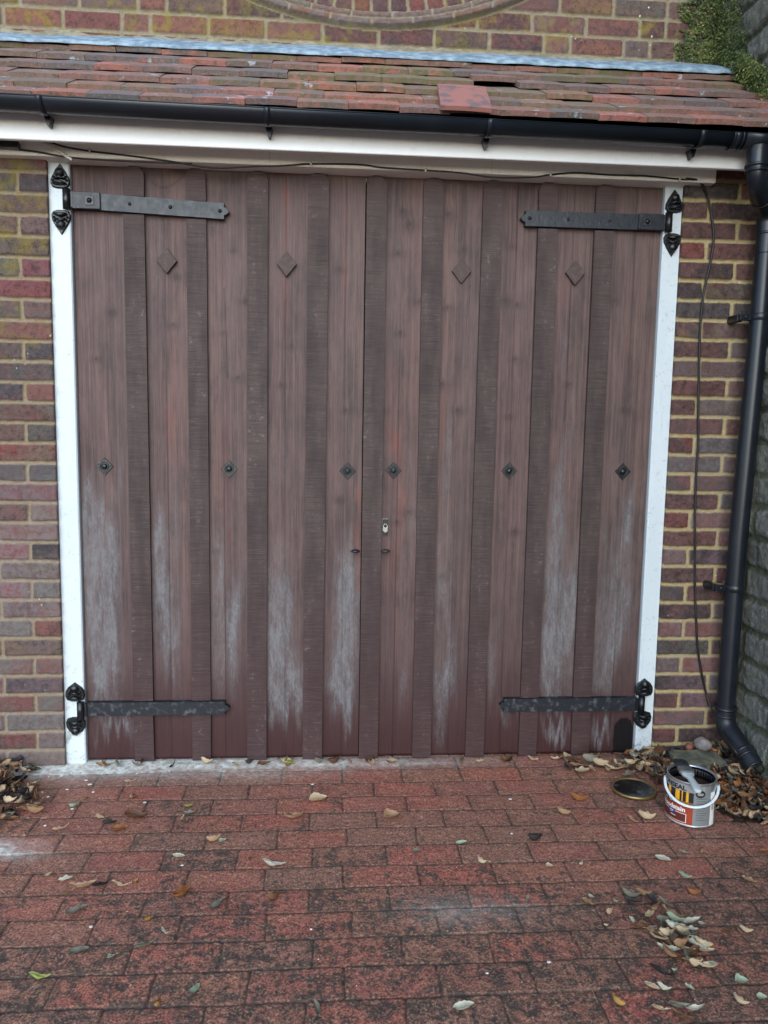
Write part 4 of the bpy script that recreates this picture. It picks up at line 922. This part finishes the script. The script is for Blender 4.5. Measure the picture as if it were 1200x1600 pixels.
# round badge on the silver band
b = MB(); m = 24; V = [cyl(DG(22), .1165, TR_+.0010)]+[cyl(DG(22)+.0155*math.cos(2*PI*k/m)/TR_, .1165+.0125*math.sin(2*PI*k/m), TR_+.0010) for k in range(m)]
b.add(V, [(0, 1+k, 1+(k+1) % m) for k in range(m)]); build('round_badge', b, M['label_black'], parent=tin, fix=False)
pbuild('round_badge_lines', [(15, 29, .1185, .1195, 4), (14, 30, .1155, .1165, 4), (16, 28, .1125, .1135, 4)], M['label_white'])
def ctext(txt, ph0, ph1, z0, size, mat, name, lvl=4, bold=.0):
    cu = bpy.data.curves.new('t', 'FONT'); cu.body = txt; cu.size = 1; cu.offset = bold; cu.resolution_u = 3; o = bpy.data.objects.new('t', cu); COL.objects.link(o)
    dg = bpy.context.evaluated_depsgraph_get(); me = bpy.data.meshes.new_from_object(o.evaluated_get(dg)); bpy.data.objects.remove(o)
    V = np.array([v.co[:] for v in me.vertices]); F = [tuple(p.vertices) for p in me.polygons]; x0, x1 = V[:, 0].min(), V[:, 0].max(); hgt = V[:, 1].max()
    b = MB(); b.add([cyl(DG(ph0+(ph1-ph0)*(v[0]-x0)/(x1-x0)), z0+v[1]/hgt*size, TR_+.0004*lvl) for v in V], F)
    return build(name, b, mat, parent=tin, fix=False)
ctext('RONSEAL', -84, -10, .1225, .0155, M['label_black'], 'brand_lettering', bold=.03)
ctext('10 YEAR', -68, -32, .0725, .0075, M['label_white'], 'year_lettering', 5, .02)
ctext('Woodstain', -86, -10, .0495, .0155, M['label_white'], 'product_lettering', 4, .03)
# bail handle
b = MB(); V = []; pts = []
for k in range(33):
    ph = DG(-88+178*k/32); f_ = math.cos((k/32-.5)*PI); pts.append(cyl(ph, .128-.050*f_**1.0, TR_+.004+.010*f_))
b.tube(pts, .0048, 10, flat=.75); hd = build('bail_handle', b, M['bail'], parent=tin)
for ph in (-88, 90):
    b = MB(); q = Vector(cyl(DG(ph), .128, TR_)); nd = (q-Vector((TC.x, TC.y, .128))).normalized(); b.lathe([(.009, 0), (.008, .003), (.004, .005), (0, .0055)], n=14, M4=Matrix.Translation(q) @ nd.to_track_quat('Z', 'Y').to_matrix().to_4x4()); build('handle_lug', b, M['tin'], parent=tin)
# lid on the ground
LC = Vector((2.004, -.317, 0)); lid = empty('tin_lid', LC, label='round tin lid lying on the paving left of the paint tin, coated with stain', category='lid')
b = MB(); b.lathe([(0, .003), (.074, .003), (.0775, .001), (.079, .004), (.0785, .009), (.076, .0115), (.0735, .010), (.072, .006), (.070, .0065)], LC+Vector((0, 0, .001)), 56); build('rim', b, M['gold'], parent=lid)
b = MB(); b.lathe([(0, .0055), (.03, .006), (.055, .0052), (.062, .0065), (.070, .0067)], LC+Vector((0, 0, .0015)), 56); build('stain_film', b, M['stain_lid'], parent=lid)
# brush lying across the tin
A = Vector(at(1061, 1187, z=.166)); Bp = Vector(at(1092, 1238, z=.154)); ax = (Bp-A).normalized(); sd = ax.cross(Vector((0, 0, 1))).normalized(); upv = sd.cross(ax)
L_ = (Bp-A).length; br = empty('paint_brush', A+ax*L_*.5, label='used paint brush with a pale handle resting across the open tin', category='brush')
def flatbar(mb, secs, n=12):
    V = []
    for t_, w, h in secs:
        for k in range(n):
            a_ = 2*PI*k/n; cu_ = abs(math.cos(a_))**.6*math.copysign(1, math.cos(a_)); su = abs(math.sin(a_))**.6*math.copysign(1, math.sin(a_)); V.append(A+ax*(t_*L_)+sd*(w*cu_)+upv*(h*su))
    m = len(secs); mb.add(V, [(i*n+k, i*n+(k+1) % n, (i+1)*n+(k+1) % n, (i+1)*n+k) for i in range(m-1) for k in range(n)]+[tuple(range(n)), tuple((m-1)*n+k for k in range(n))], smooth=True)
b = MB(); flatbar(b, [(0, .018, .003), (.06, .022, .006), (.28, .023, .008)]); build('bristles', b, M['bristle'], parent=br)
b = MB(); flatbar(b, [(.27, .0245, .009), (.29, .025, .0095), (.42, .025, .009), (.44, .0245, .008)]); build('ferrule', b, M['steel_dull'], parent=br)
b = MB(); flatbar(b, [(.43, .023, .0075), (.50, .019, .008), (.58, .010, .007), (.70, .0105, .0075), (.86, .0135, .008), (.96, .012, .007), (1.0, .006, .004)]); build('handle', b, M['handle_w'], parent=br)

# ------------------------------------------------------------------ stones
def rock(name, cx, cy, cz, sx, sy, sz, mat, seed, label, flat=False, cat='stone'):
    import bmesh
    bm = bmesh.new()
    if flat: bmesh.ops.create_cube(bm, size=2); bmesh.ops.bevel(bm, geom=bm.edges[:], offset=.18, segments=2, affect='EDGES'); bmesh.ops.subdivide_edges(bm, edges=bm.edges[:], cuts=2, use_grid_fill=True)
    else: bmesh.ops.create_icosphere(bm, subdivisions=4, radius=1)
    for v in bm.verts:
        p = v.co; n_ = fbm(np.array([p.x*1.7+p.z*.9+seed]), np.array([p.y*1.7-p.z*1.1+seed]), seed, 4)[0]-.5
        v.co = p*(1+n_*(.34 if flat else .4)); v.co = Vector((v.co.x*sx, v.co.y*sy, v.co.z*sz))
    me = bpy.data.meshes.new(name); bm.to_mesh(me); bm.free(); me.materials.append(mat)
    for p_ in me.polygons: p_.use_smooth = not flat
    o = bpy.data.objects.new(name, me); COL.objects.link(o); o.location = (cx, cy, cz); o.rotation_euler = (0, 0, seed*.7); return setp(o, label=label, category=cat)
rock('stone_slab', 2.315, -.165, .020, .088, .075, .034, M['stone'], 9, 'flat mossy stone slab on the ground behind the paint tin', True)
rock('rock', 2.358, -.105, .078, .034, .026, .026, M['pebble'], 3, 'rounded grey pebble on the mossy slab at the foot of the pipe')
rock('rock', 2.312, -.095, .062, .016, .013, .012, M['pebble_r'], 5, 'small reddish rubble piece left of the grey pebble')

# ------------------------------------------------------------------ leaves
def leaf_mesh(seed, asp=.42, curl=.3, cup_=.3, tip=1.0):
    r = random.Random(seed); n = 9; V = []
    ph = r.uniform(0, 6)
    for i in range(n+1):
        t_ = i/n; w = asp*(math.sin(PI*min(1, t_**.8))**.8)*(1-.25*t_)*.5*(1 if i not in (0, n) else 0.02)
        x = t_-.5; z = curl*(2*x)**2*.25+.03*math.sin(t_*9+ph); yb = .07*math.sin(t_*PI*1.2+ph)
        for s_ in (-1, -.5, 0, .5, 1): V.append((x, yb+s_*(w+.03*r.uniform(-1, 1)*(0<i<n))*math.cos(min(1.35, cup_*abs(s_))), z+abs(s_)**1.5*w*math.sin(min(1.5, cup_))*1.3+.055*r.uniform(-1, 1)*abs(s_)))
    F = [(i*5+k, i*5+k+1, (i+1)*5+k+1, (i+1)*5+k) for i in range(n) for k in range(4)]
    b = len(V); V += [(-.5, .004, curl*.25), (-.5, -.004, curl*.25), (-.68, 0+.03*math.sin(ph), curl*.3)]; F.append((b, b+1, b+2))
    zm = min(v[2] for v in V); return [(x, y, z-zm) for x, y, z in V], F
LM = {}
SH = {'flat': (.55, .45, .5), 'oval': (.62, .6, .8), 'long': (.38, .9, .9), 'curl': (.75, 1.6, 1.5), 'sliver': (.26, 1.0, 1.0), 'round': (.9, .6, .6)}
def leaf_data(shape, colr, seed):
    k = (shape, colr, seed % 3)
    if k not in LM:
        V, F = leaf_mesh(hash(shape) % 97*0+seed % 3*13+len(shape), *SH[shape]); me = bpy.data.meshes.new('leaf_'+shape); me.from_pydata(V, [], F); me.polygons.foreach_set('use_smooth', [True]*len(F)); me.materials.append(LEAF[colr]); LM[k] = me
    return LM[k]
def put_leaf(px, py, size, ang, shape, colr, label, group=None, z=.004, tilt=None, seed=0):
    p = at(px, py, z=z); o = bpy.data.objects.new('fallen_leaf', leaf_data(shape, colr, seed)); COL.objects.link(o)
    sc = size*.00225*((CAM[1]-p[1])/-2.5)**1.0*1.25; o.location = (p[0], p[1], z-.003); o.scale = (sc,)*3
    rr = random.Random(int(px*7+py)); o.rotation_euler = (rr.uniform(-.25, .25) if tilt is None else tilt, rr.uniform(-.15, .15), math.radians(ang))
    return setp(o, label=label, category='leaf', group=group)
SOLO = [(204, 1244, 16, 70, 'curl', 'cream', 'pale cream leaf standing on edge below the left door leaf'), (203, 1220, 15, 10, 'sliver', 'cream', 'thin cream leaf sliver just above the upright pale leaf'),
 (187, 1294, 20, 20, 'oval', 'orange', 'brown leaf right of the blue-grey leaf, near the left pile'), (212, 1276, 28, 15, 'oval', 'brown', 'large russet leaf behind the blue-grey leaf'),
 (171, 1285, 17, 20, 'oval', 'dark', 'dark blue-grey leaf beside two brown leaves at the left'), (284, 1278, 13, 70, 'long', 'cream', 'small cream leaf under the olive leaf'),
 (295, 1259, 14, 40, 'long', 'green', 'olive-yellow leaf on the upper left paving'), (296, 1269, 15, 0, 'flat', 'grey', 'grey leaf lying between the olive and the cream leaf'),
 (335, 1313, 18, 10, 'curl', 'tan', 'twisted tan leaf with a pale partner below the left strap'), (347, 1313, 10, 30, 'round', 'mint', 'pale minty leaf touching a twisted tan leaf'),
 (387, 1338, 12, 60, 'curl', 'tan', 'small tan leaf standing on edge left of the white oval one'), (279, 1337, 15, 0, 'oval', 'white', 'white oval leaf in the dark joint of the left paving'),
 (77, 1366, 12, 60, 'oval', 'cream', 'pale yellow leaf leftmost of a scattered line'), (103, 1373, 17, 10, 'oval', 'white', 'white leaf second in the scattered line on the left'),
 (130, 1383, 31, 10, 'long', 'tan', 'long tan leaf lying by a dark twisted leaf'), (106, 1395, 20, 45, 'sliver', 'tan', 'thin tan sliver below the long tan leaf'),
 (158, 1381, 26, 25, 'sliver', 'dark', 'dark twisted leaf right of the long tan leaf'), (190, 1384, 24, 5, 'sliver', 'cream', 'cream sliver between a dark leaf and an ochre leaf'),
 (212, 1376, 11, 80, 'oval', 'ochre', 'small ochre leaf right of the cream sliver'), (285, 1394, 30, 55, 'oval', 'orange', 'large bright orange-brown folded leaf on the left paving'),
 (120, 1421, 27, 35, 'flat', 'grey', 'grey-olive leaf bridging two left bricks'), (233, 1436, 14, 50, 'oval', 'ochre', 'small yellowish leaf beneath the large orange-brown one'),
 (257, 1455, 18, -60, 'sliver', 'white', 'white curved sliver on the lower left paving'), (123, 1484, 25, 25, 'flat', 'grey', 'pale grey-green leaf near the lower left'),
 (173, 1494, 10, 30, 'round', 'mint', 'tiny white-green leaf by itself, lower left'), (225, 1476, 30, 20, 'sliver', 'grey', 'grey shrivelled leaf pair below the white curved sliver'),
 (339, 1412, 24, 55, 'flat', 'grey', 'dull grey leaf right of the large orange-brown one'), (63, 1528, 30, -5, 'long', 'green', 'yellow-green curved leaf at the lower left edge'),
 (247, 1568, 16, 70, 'curl', 'ochre', 'ochre curled leaf near the bottom left'), (305, 1544, 22, 65, 'flat', 'mint', 'grey-green leaf right of the ochre curled one'),
 (497, 1249, 22, 0, 'round', 'cream', 'rounded pale tan leaf highest on the middle paving'), (461, 1275, 28, 20, 'long', 'tan', 'pale tan pointed leaf left of the rounded brown one'),
 (612, 1276, 22, 20, 'round', 'tan', 'round tan leaf lying below the centre of the doors'), (427, 1352, 30, 10, 'long', 'white', 'cream-white oval leaf left of centre on the paving'),
 (428, 1404, 21, 30, 'curl', 'brown', 'brown cupped leaf left of centre on the paving'), (721, 1315, 14, 0, 'flat', 'mint', 'pale green leaf right of centre, by a brick joint'),
 (651, 1329, 10, 0, 'round', 'grey', 'tiny greenish round leaf below the round tan one'), (752, 1347, 16, -60, 'curl', 'cream', 'cream curled fragment right of centre'),
 (725, 1572, 28, 5, 'oval', 'white', 'large cream leaf at the bottom centre'), (498, 1581, 32, -65, 'long', 'grey', 'long grey-and-ochre leaf at the bottom, left of centre'),
 (450, 1191, 18, -5, 'oval', 'green', 'lime green leaf against the foot of the doors'), (523, 1190, 18, 30, 'curl', 'brown', 'brown curled leaf against the doors, right of the lime green one'),
 (614, 1189, 14, 20, 'oval', 'cream', 'cream leaf against the foot of the centre batten'), (905, 1249, 23, -15, 'curl', 'orange', 'orange-brown ragged leaf left of the tin lid'),
 (881, 1271, 18, -25, 'curl', 'tan', 'tan crumpled leaf below the orange ragged one'), (987, 1281, 14, -50, 'oval', 'tan', 'pale tan leaf directly below the tin lid'),
 (1012, 1279, 22, -30, 'curl', 'cream', 'crumpled cream leaf between the lid and the tin'), (836, 1311, 22, 15, 'curl', 'dark', 'dark grey shrivelled leaf on the right half of the paving'),
 (858, 1352, 10, 0, 'round', 'cream', 'small cream disc-like leaf right of centre'), (909, 1349, 9, 40, 'curl', 'white', 'tiny white leaf above the drift'),
 (1036, 1342, 20, -15, 'oval', 'white', 'white oval leaf with a long stalk below the tin'), (1069, 1331, 12, 0, 'flat', 'mint', 'minty oval leaf right of the white stalked one'),
 (1096, 1330, 17, 60, 'curl', 'tan', 'tan leaf standing on edge below the right pile'), (1195, 1328, 14, -10, 'flat', 'orange', 'orange leaf at the right edge of the paving'),
 (1072, 1371, 17, -30, 'curl', 'mint', 'folded pale green leaf between the tin and the drift'), (1171, 1374, 20, -50, 'flat', 'tan', 'grey-tan pointed leaf at the right edge'),
 (1084, 1396, 19, -5, 'curl', 'orange', 'orange leaf just above the drift'), (917, 1409, 16, -40, 'oval', 'tan', 'brown leaf touching a mint green one'),
 (924, 1401, 9, 0, 'round', 'mint', 'mint green leaf above the brown one it touches'), (963, 1408, 8, 0, 'round', 'mint', 'tiny mint leaf on its own left of the drift'),
 (953, 1427, 18, 50, 'curl', 'cream', 'cream leaf below the tiny mint one'), (824, 1401, 9, 70, 'flat', 'mint', 'small mint leaf upright, farthest left on the right half'),
 (947, 1445, 7, 0, 'curl', 'cream', 'pinkish-cream crumb under the cream leaf'), (1167, 1456, 17, -30, 'curl', 'cream', 'cream curled leaf near the right edge'),
 (1137, 1454, 18, 10, 'long', 'brown', 'brown leaf left of the cream curled one at the right'), (855, 1467, 10, -60, 'oval', 'tan', 'small tan leaf on the lower right half, alone'),
 (1036, 1520, 36, -55, 'sliver', 'dark', 'long dark twisted leaf below the drift'), (1054, 1515, 8, 0, 'curl', 'mint', 'tiny mint leaf above the long dark one'),
 (1019, 1541, 20, -40, 'oval', 'cream', 'pale leaf left of a matching pair near the bottom right'), (1037, 1546, 18, -20, 'curl', 'white', 'crumpled white leaf right of its pale neighbour, bottom right'),
 (1078, 1541, 14, -50, 'flat', 'mint', 'mint leaf near the bottom right below the drift'), (1159, 1533, 19, 0, 'round', 'mint', 'round greenish leaf near the right edge, lower paving'),
 (1190, 1557, 14, -10, 'round', 'mint', 'mint leaf cut by the right edge near the bottom'), (1158, 1565, 21, -50, 'curl', 'cream', 'beige curled leaf at the bottom right'),
 (967, 1568, 22, -60, 'curl', 'ochre', 'ochre curled leaf at the bottom right'), (1062, 1572, 34, 5, 'long', 'grey', 'upper grey leaf of the bottom right cluster'),
 (1085, 1573, 28, -5, 'long', 'white', 'pale leaf on the right of the bottom right cluster'), (1068, 1588, 30, -50, 'long', 'brown', 'brown leaf lowest in the bottom right cluster'), (1032, 1576, 26, -20, 'sliver', 'cream', 'pale sliver left of the bottom right cluster'),
 (132, 1247, 13, 60, 'long', 'tan', 'thin tan leaf near the left pile, on a dark joint'), (115, 1259, 13, 35, 'curl', 'mint', 'whitish-green leaf between the left pile and the russet leaf'), (156, 1277, 12, 0, 'oval', 'cream', 'pale pinkish leaf left of the blue-grey leaf'), (94, 1294, 20, 15, 'sliver', 'cream', 'yellowish sliver beside the left pile'),
 (57, 1268, 24, -20, 'curl', 'tan', 'large tan curled leaf at the edge of the left pile'), (54, 1235, 13, 80, 'oval', 'cream', 'small upright cream leaf on the edge of the left pile')]
for i, (px, py, s_, an, sh_, co_, lb) in enumerate(SOLO):
    if px == 204 or px == 387: tl = 1.0
    else: tl = None
    put_leaf(px, py, s_, an, sh_, co_, lb, seed=i, tilt=tl, z=.006)
DRIFT = [(1000, 1394, 20, -20, 'curl', 'tan', .006), (975, 1395, 24, -20, 'curl', 'grey', .006), (980, 1403, 22, -35, 'long', 'dark', .008), (1014, 1401, 22, -60, 'flat', 'dark', .010), (1009, 1426, 20, 30, 'oval', 'cream', .012), (1020, 1417, 18, 30, 'curl', 'tan', .014), (1040, 1411, 26, -60, 'long', 'grey', .010), (1050, 1425, 30, -45, 'long', 'tan', .014), (1076, 1437, 34, -10, 'long', 'white', .012),
 (1053, 1438, 24, -10, 'curl', 'mint', .02), (996, 1446, 34, -25, 'long', 'white', .010), (1018, 1455, 36, -60, 'long', 'tan', .014), (1030, 1465, 26, -20, 'oval', 'brown', .012), (1040, 1460, 24, 10, 'curl', 'cream', .02), (1055, 1450, 24, -20, 'curl', 'white', .024), (1066, 1455, 22, 10, 'curl', 'cream', .024), (1076, 1460, 28, -10, 'long', 'grey', .02), (1090, 1475, 34, -60, 'oval', 'white', .018), (1100, 1466, 24, -30, 'long', 'grey', .012), (1056, 1470, 26, -70, 'long', 'tan', .02),
 (1046, 1483, 32, -20, 'long', 'white', .010), (1066, 1480, 28, 30, 'curl', 'tan', .018), (1075, 1488, 24, -60, 'long', 'brown', .014), (1085, 1502, 26, -10, 'long', 'tan', .010), (1092, 1512, 22, 20, 'curl', 'cream', .008), (1109, 1511, 28, -15, 'long', 'cream', .010), (1121, 1508, 14, -20, 'oval', 'mint', .010), (1064, 1500, 24, 10, 'flat', 'brown', .008), (1103, 1442, 10, 0, 'round', 'white', .008), (1106, 1484, 26, -20, 'long', 'cream', .010), (1036, 1440, 22, 20, 'curl', 'grey', .016), (1084, 1450, 20, 0, 'flat', 'white', .018)]
NM = {'cream': 'cream', 'white': 'bleached white', 'tan': 'tan', 'brown': 'brown', 'grey': 'grey', 'dark': 'blackish', 'mint': 'pale green', 'orange': 'orange', 'ochre': 'ochre', 'green': 'yellow-green'}
for k in range(16):
    q = DRIFT[8+k]; DRIFT.append((q[0]-14+7*(k % 5), q[1]+9-5*(k % 4), 24, k*47 % 180-90, ('curl', 'long', 'oval')[k % 3], ('tan', 'cream', 'brown', 'grey')[k % 4], .012+.003*(k % 4)))
for i, (px, py, s_, an, sh_, co_, z) in enumerate(DRIFT):
    px += (1058-px)*.12; py += (1460-py)*.06
    ad = {'flat': 'flat', 'oval': 'broad', 'long': 'long', 'curl': 'curled', 'sliver': 'thin', 'round': 'rounded'}[sh_]; zn = ('upper', 'middle', 'lower')[(py > 1432)+(py > 1472)]; sd_ = ('left side', 'centre', 'right side')[(px > 1030)+(px > 1072)]
    put_leaf(px, py, s_, an, sh_, co_, f'{ad} {NM[co_]} leaf in the {zn} part of the small drift, {sd_}', 'leaves in the small drift', z=z+.004, seed=i)
rr = random.Random(4)
for i in range(70):     # caught along the foot of the doors and round the right post
    if i < 44: px = rr.uniform(880, 1062); py = rr.uniform(1184, 1204)-(px-950)*.008+ (6 if rr.random() < .3 else 0)
    else: px = rr.uniform(150, 880); py = 1195-(px-137)*.014+rr.uniform(-2, 3)
    if py < 1181: py = 1183
    co_ = rr.choice(['tan', 'cream', 'brown', 'tan', 'grey', 'brown', 'dark', 'cream']); sh_ = rr.choice(['curl', 'long', 'oval', 'flat', 'sliver'])
    put_leaf(px, py, rr.uniform(14, 26) if i < 44 else rr.uniform(9, 18), rr.uniform(-90, 90), sh_, co_, {'flat': 'flat ', 'oval': 'broad ', 'long': 'long ', 'curl': 'curled ', 'sliver': 'thin '}[sh_]+NM[co_]+' leaf '+(('left of the fresh stain patch', 'below the fresh stain patch', 'at the foot of the right post', 'before the right brick pier')[(px > 945)+(px > 985)+(px > 1020)]+('' if py < 1192 else ', a little forward')+' at the doors' if i < 44 else 'at the doors\' foot below strip '+str(min(9, max(1, int((px-200)/88)+1)))+' from the left'), 'leaves by the right post' if i < 44 else 'leaves along the foot of the doors', z=.008+(rr.uniform(0, .012) if i < 44 else 0), seed=i)
# litter piles: too many leaves to count
def pile(name, poly_fn, n, label_, cols, hmax, seed, kind='stuff'):
    rg = random.Random(seed); parts = {}
    for i in range(n):
        x, y, d = poly_fn(rg); co_ = rg.choice(cols); sh_ = rg.choice(['curl', 'long', 'oval', 'curl', 'sliver', 'long'])
        V, F = leaf_mesh(rg.randrange(40), *SH[sh_]); sc = rg.uniform(.03, .062); h = hmax*d*rg.uniform(.3, 1)+.004
        R3 = Matrix.Rotation(rg.uniform(0, 2*PI), 3, 'Z') @ Matrix.Rotation(rg.uniform(-.7, .7), 3, 'X') @ Matrix.Rotation(rg.uniform(-.5, .5), 3, 'Y')
        parts.setdefault(co_, MB()).add([R3 @ (Vector(v)*sc)+Vector((x, y, h)) for v in V], F, smooth=True)
    # one object, one material slot per leaf colour
    me = bpy.data.meshes.new(name); V = []; F = []; mi = []
    for k, (co_, mb) in enumerate(parts.items()):
        b_ = len(V); V += mb.v; F += [tuple(b_+i for i in f) for f in mb.f]; mi += [k]*len(mb.f); me.materials.append(LEAF[co_])
    me.from_pydata(V, [], F); me.polygons.foreach_set('material_index', mi); me.polygons.foreach_set('use_smooth', [True]*len(F)); me.update()
    o = bpy.data.objects.new(name, me); COL.objects.link(o); setp(o, label=label_, category='leaf litter', kind=kind)
    b = MB(); m = 22; V = []
    return o
def pR(rg):
    while 1:
        x = rg.uniform(2.10, 2.48); y = rg.uniform(-.64, -.02)
        lim = -.26-.34*min(1, max(0, (x-2.12)/.2))-.03*math.sin(x*40)
        if y < lim: continue
        if math.hypot(x-TC.x, y-TC.y) < .105: continue
        if x < 2.2 and y > -.16 and x < 2.24 and y > -.03: continue
        if 2.235 < x < 2.40 and -.235 < y < -.09: continue
        return x, y, min(1, (x-2.05)/.28)*min(1, (y-lim)/.12+.2)
pile('leaf_litter', pR, 620, 'heap of dry brown leaves in the corner between the paint tin and the stone wall', ['tan', 'brown', 'brown', 'tan', 'cream', 'brown', 'dark', 'orange', 'grey', 'dark', 'grey'], .045, 3)
def pL(rg):
    while 1:
        x = rg.uniform(-.75, .0); y = rg.uniform(-.60, -.045)
        lim = -.10-.06*math.sin(x*30)-.25+.9*max(0, -(x+.30))*-1.0; xr = -.14-.24*abs((y+.33))*1.0+.03*math.sin(y*50)+.10*math.exp(-((y+.35)/.14)**2)
        if x > xr or y < -.55: continue
        return x, y, min(1, (xr-x)/.12)
pile('leaf_litter', pL, 620, 'dark damp leaf litter at the foot of the left brick pier', ['dark', 'brown', 'tan', 'brown', 'grey', 'tan', 'dark', 'cream'], .035, 9)
def mound(name, pts, h, parent_label):
    n = len(pts); cx = sum(p[0] for p in pts)/n; cy = sum(p[1] for p in pts)/n; V = []; m = 6
    for j in range(m+1):
        f_ = 1-j/m
        for x, y in pts: V.append((cx+(x-cx)*f_, cy+(y-cy)*f_, -.012+(h+.012)*math.sin((1-f_)*PI/2)*(1 if j else 0)+random.uniform(-.002, .002)*(j > 0)))
    b = MB(); b.add(V, [(j*n+k, j*n+(k+1) % n, (j+1)*n+(k+1) % n, (j+1)*n+k) for j in range(m) for k in range(n)], smooth=True); build(name, b, M['soil'], label=parent_label, category='leaf mould', kind='stuff')
mound('leaf_mould', [(2.13, -.03), (2.16, -.2), (2.24, -.34), (2.22, -.48), (2.26, -.60), (2.38, -.62), (2.485, -.62), (2.485, -.3), (2.485, -.04), (2.3, -.03)], .022, 'dark leaf mould under the dry leaves in the right corner')
mound('leaf_mould', [(-.75, -.04), (-.28, -.04), (-.22, -.12), (-.20, -.22), (-.15, -.34), (-.21, -.45), (-.34, -.53), (-.75, -.55)], .016, 'dark leaf mould under the litter at the left pier')
# paint chips and crumbs
rg = random.Random(8)
for i in range(24):
    if i < 14: px, py = rg.gauss(75, 55), rg.uniform(1200, 1300)
    else: px, py = rg.uniform(60, 900), rg.uniform(1200, 1560)
    if px < 2: px = 60+i
    p = at(px, py, z=.002); b = MB(); m = 6; s_ = rg.uniform(.0022, .006); V = []
    for zz in (0, .0015):
        for k in range(m): a_ = 2*PI*k/m; q = s_*(.6+.5*hsh(i, k, 4)); V.append((p[0]+q*math.cos(a_)*1.4, p[1]+q*math.sin(a_), .002+zz))
    b.add(V, [tuple(range(m))[::-1], tuple(range(m, 2*m))]+[(k, (k+1) % m, m+(k+1) % m, m+k) for k in range(m)])
    build('paint_flake', b, M['label_white'], label='tiny white paint flake on the '+('paving below the left post' if i < 14 else 'red paving away from the left post'), category='paint flake', group='paint flakes below the left post' if i < 14 else 'paint flakes on the open paving')
# twigs
def twig(px, label, pts, r=.0012):
    b = MB()
    for L in pts: b.tube([at(x, y, z=.004+.003*(j % 2)) for j, (x, y) in enumerate(L)], [r*(1-.5*j/len(L)) for j in range(len(L))], 5)
    build('twig', b, M['twig'], label=label, category='twig')
twig(0, 'forked dry twig on the lower right paving', [[(895, 1506), (908, 1520), (922, 1540), (934, 1566)], [(904, 1508), (912, 1522)], [(920, 1541), (934, 1532)]])
twig(0, 'short thin twig left of the drift of leaves', [[(972, 1424), (981, 1436)]])
twig(0, 'fan of pine needles on the left paving', [[(190, 1330), (193, 1345)], [(186, 1338), (200, 1334)], [(190, 1336), (184, 1344)], [(188, 1328), (206, 1324)]], .0007)
twig(0, 'pale grass stalk poking from the right leaf heap', [[(1115, 1250), (1122, 1243), (1134, 1237)]], .0008)
twig(0, 'twig lying with the leaves under the left door leaf', [[(258, 1193), (290, 1191)], [(262, 1191), (300, 1194)]], .0008)
twig(0, 'dry stalk caught on the lower roof tiles', [[(622, 145), (640, 148), (655, 150), (668, 146)]], .0001)
for o in [q for q in COL.objects if q.name.startswith('twig') and q.get('label', '').endswith('roof tiles')]: bpy.data.objects.remove(o)
bpy.context.view_layer.update()
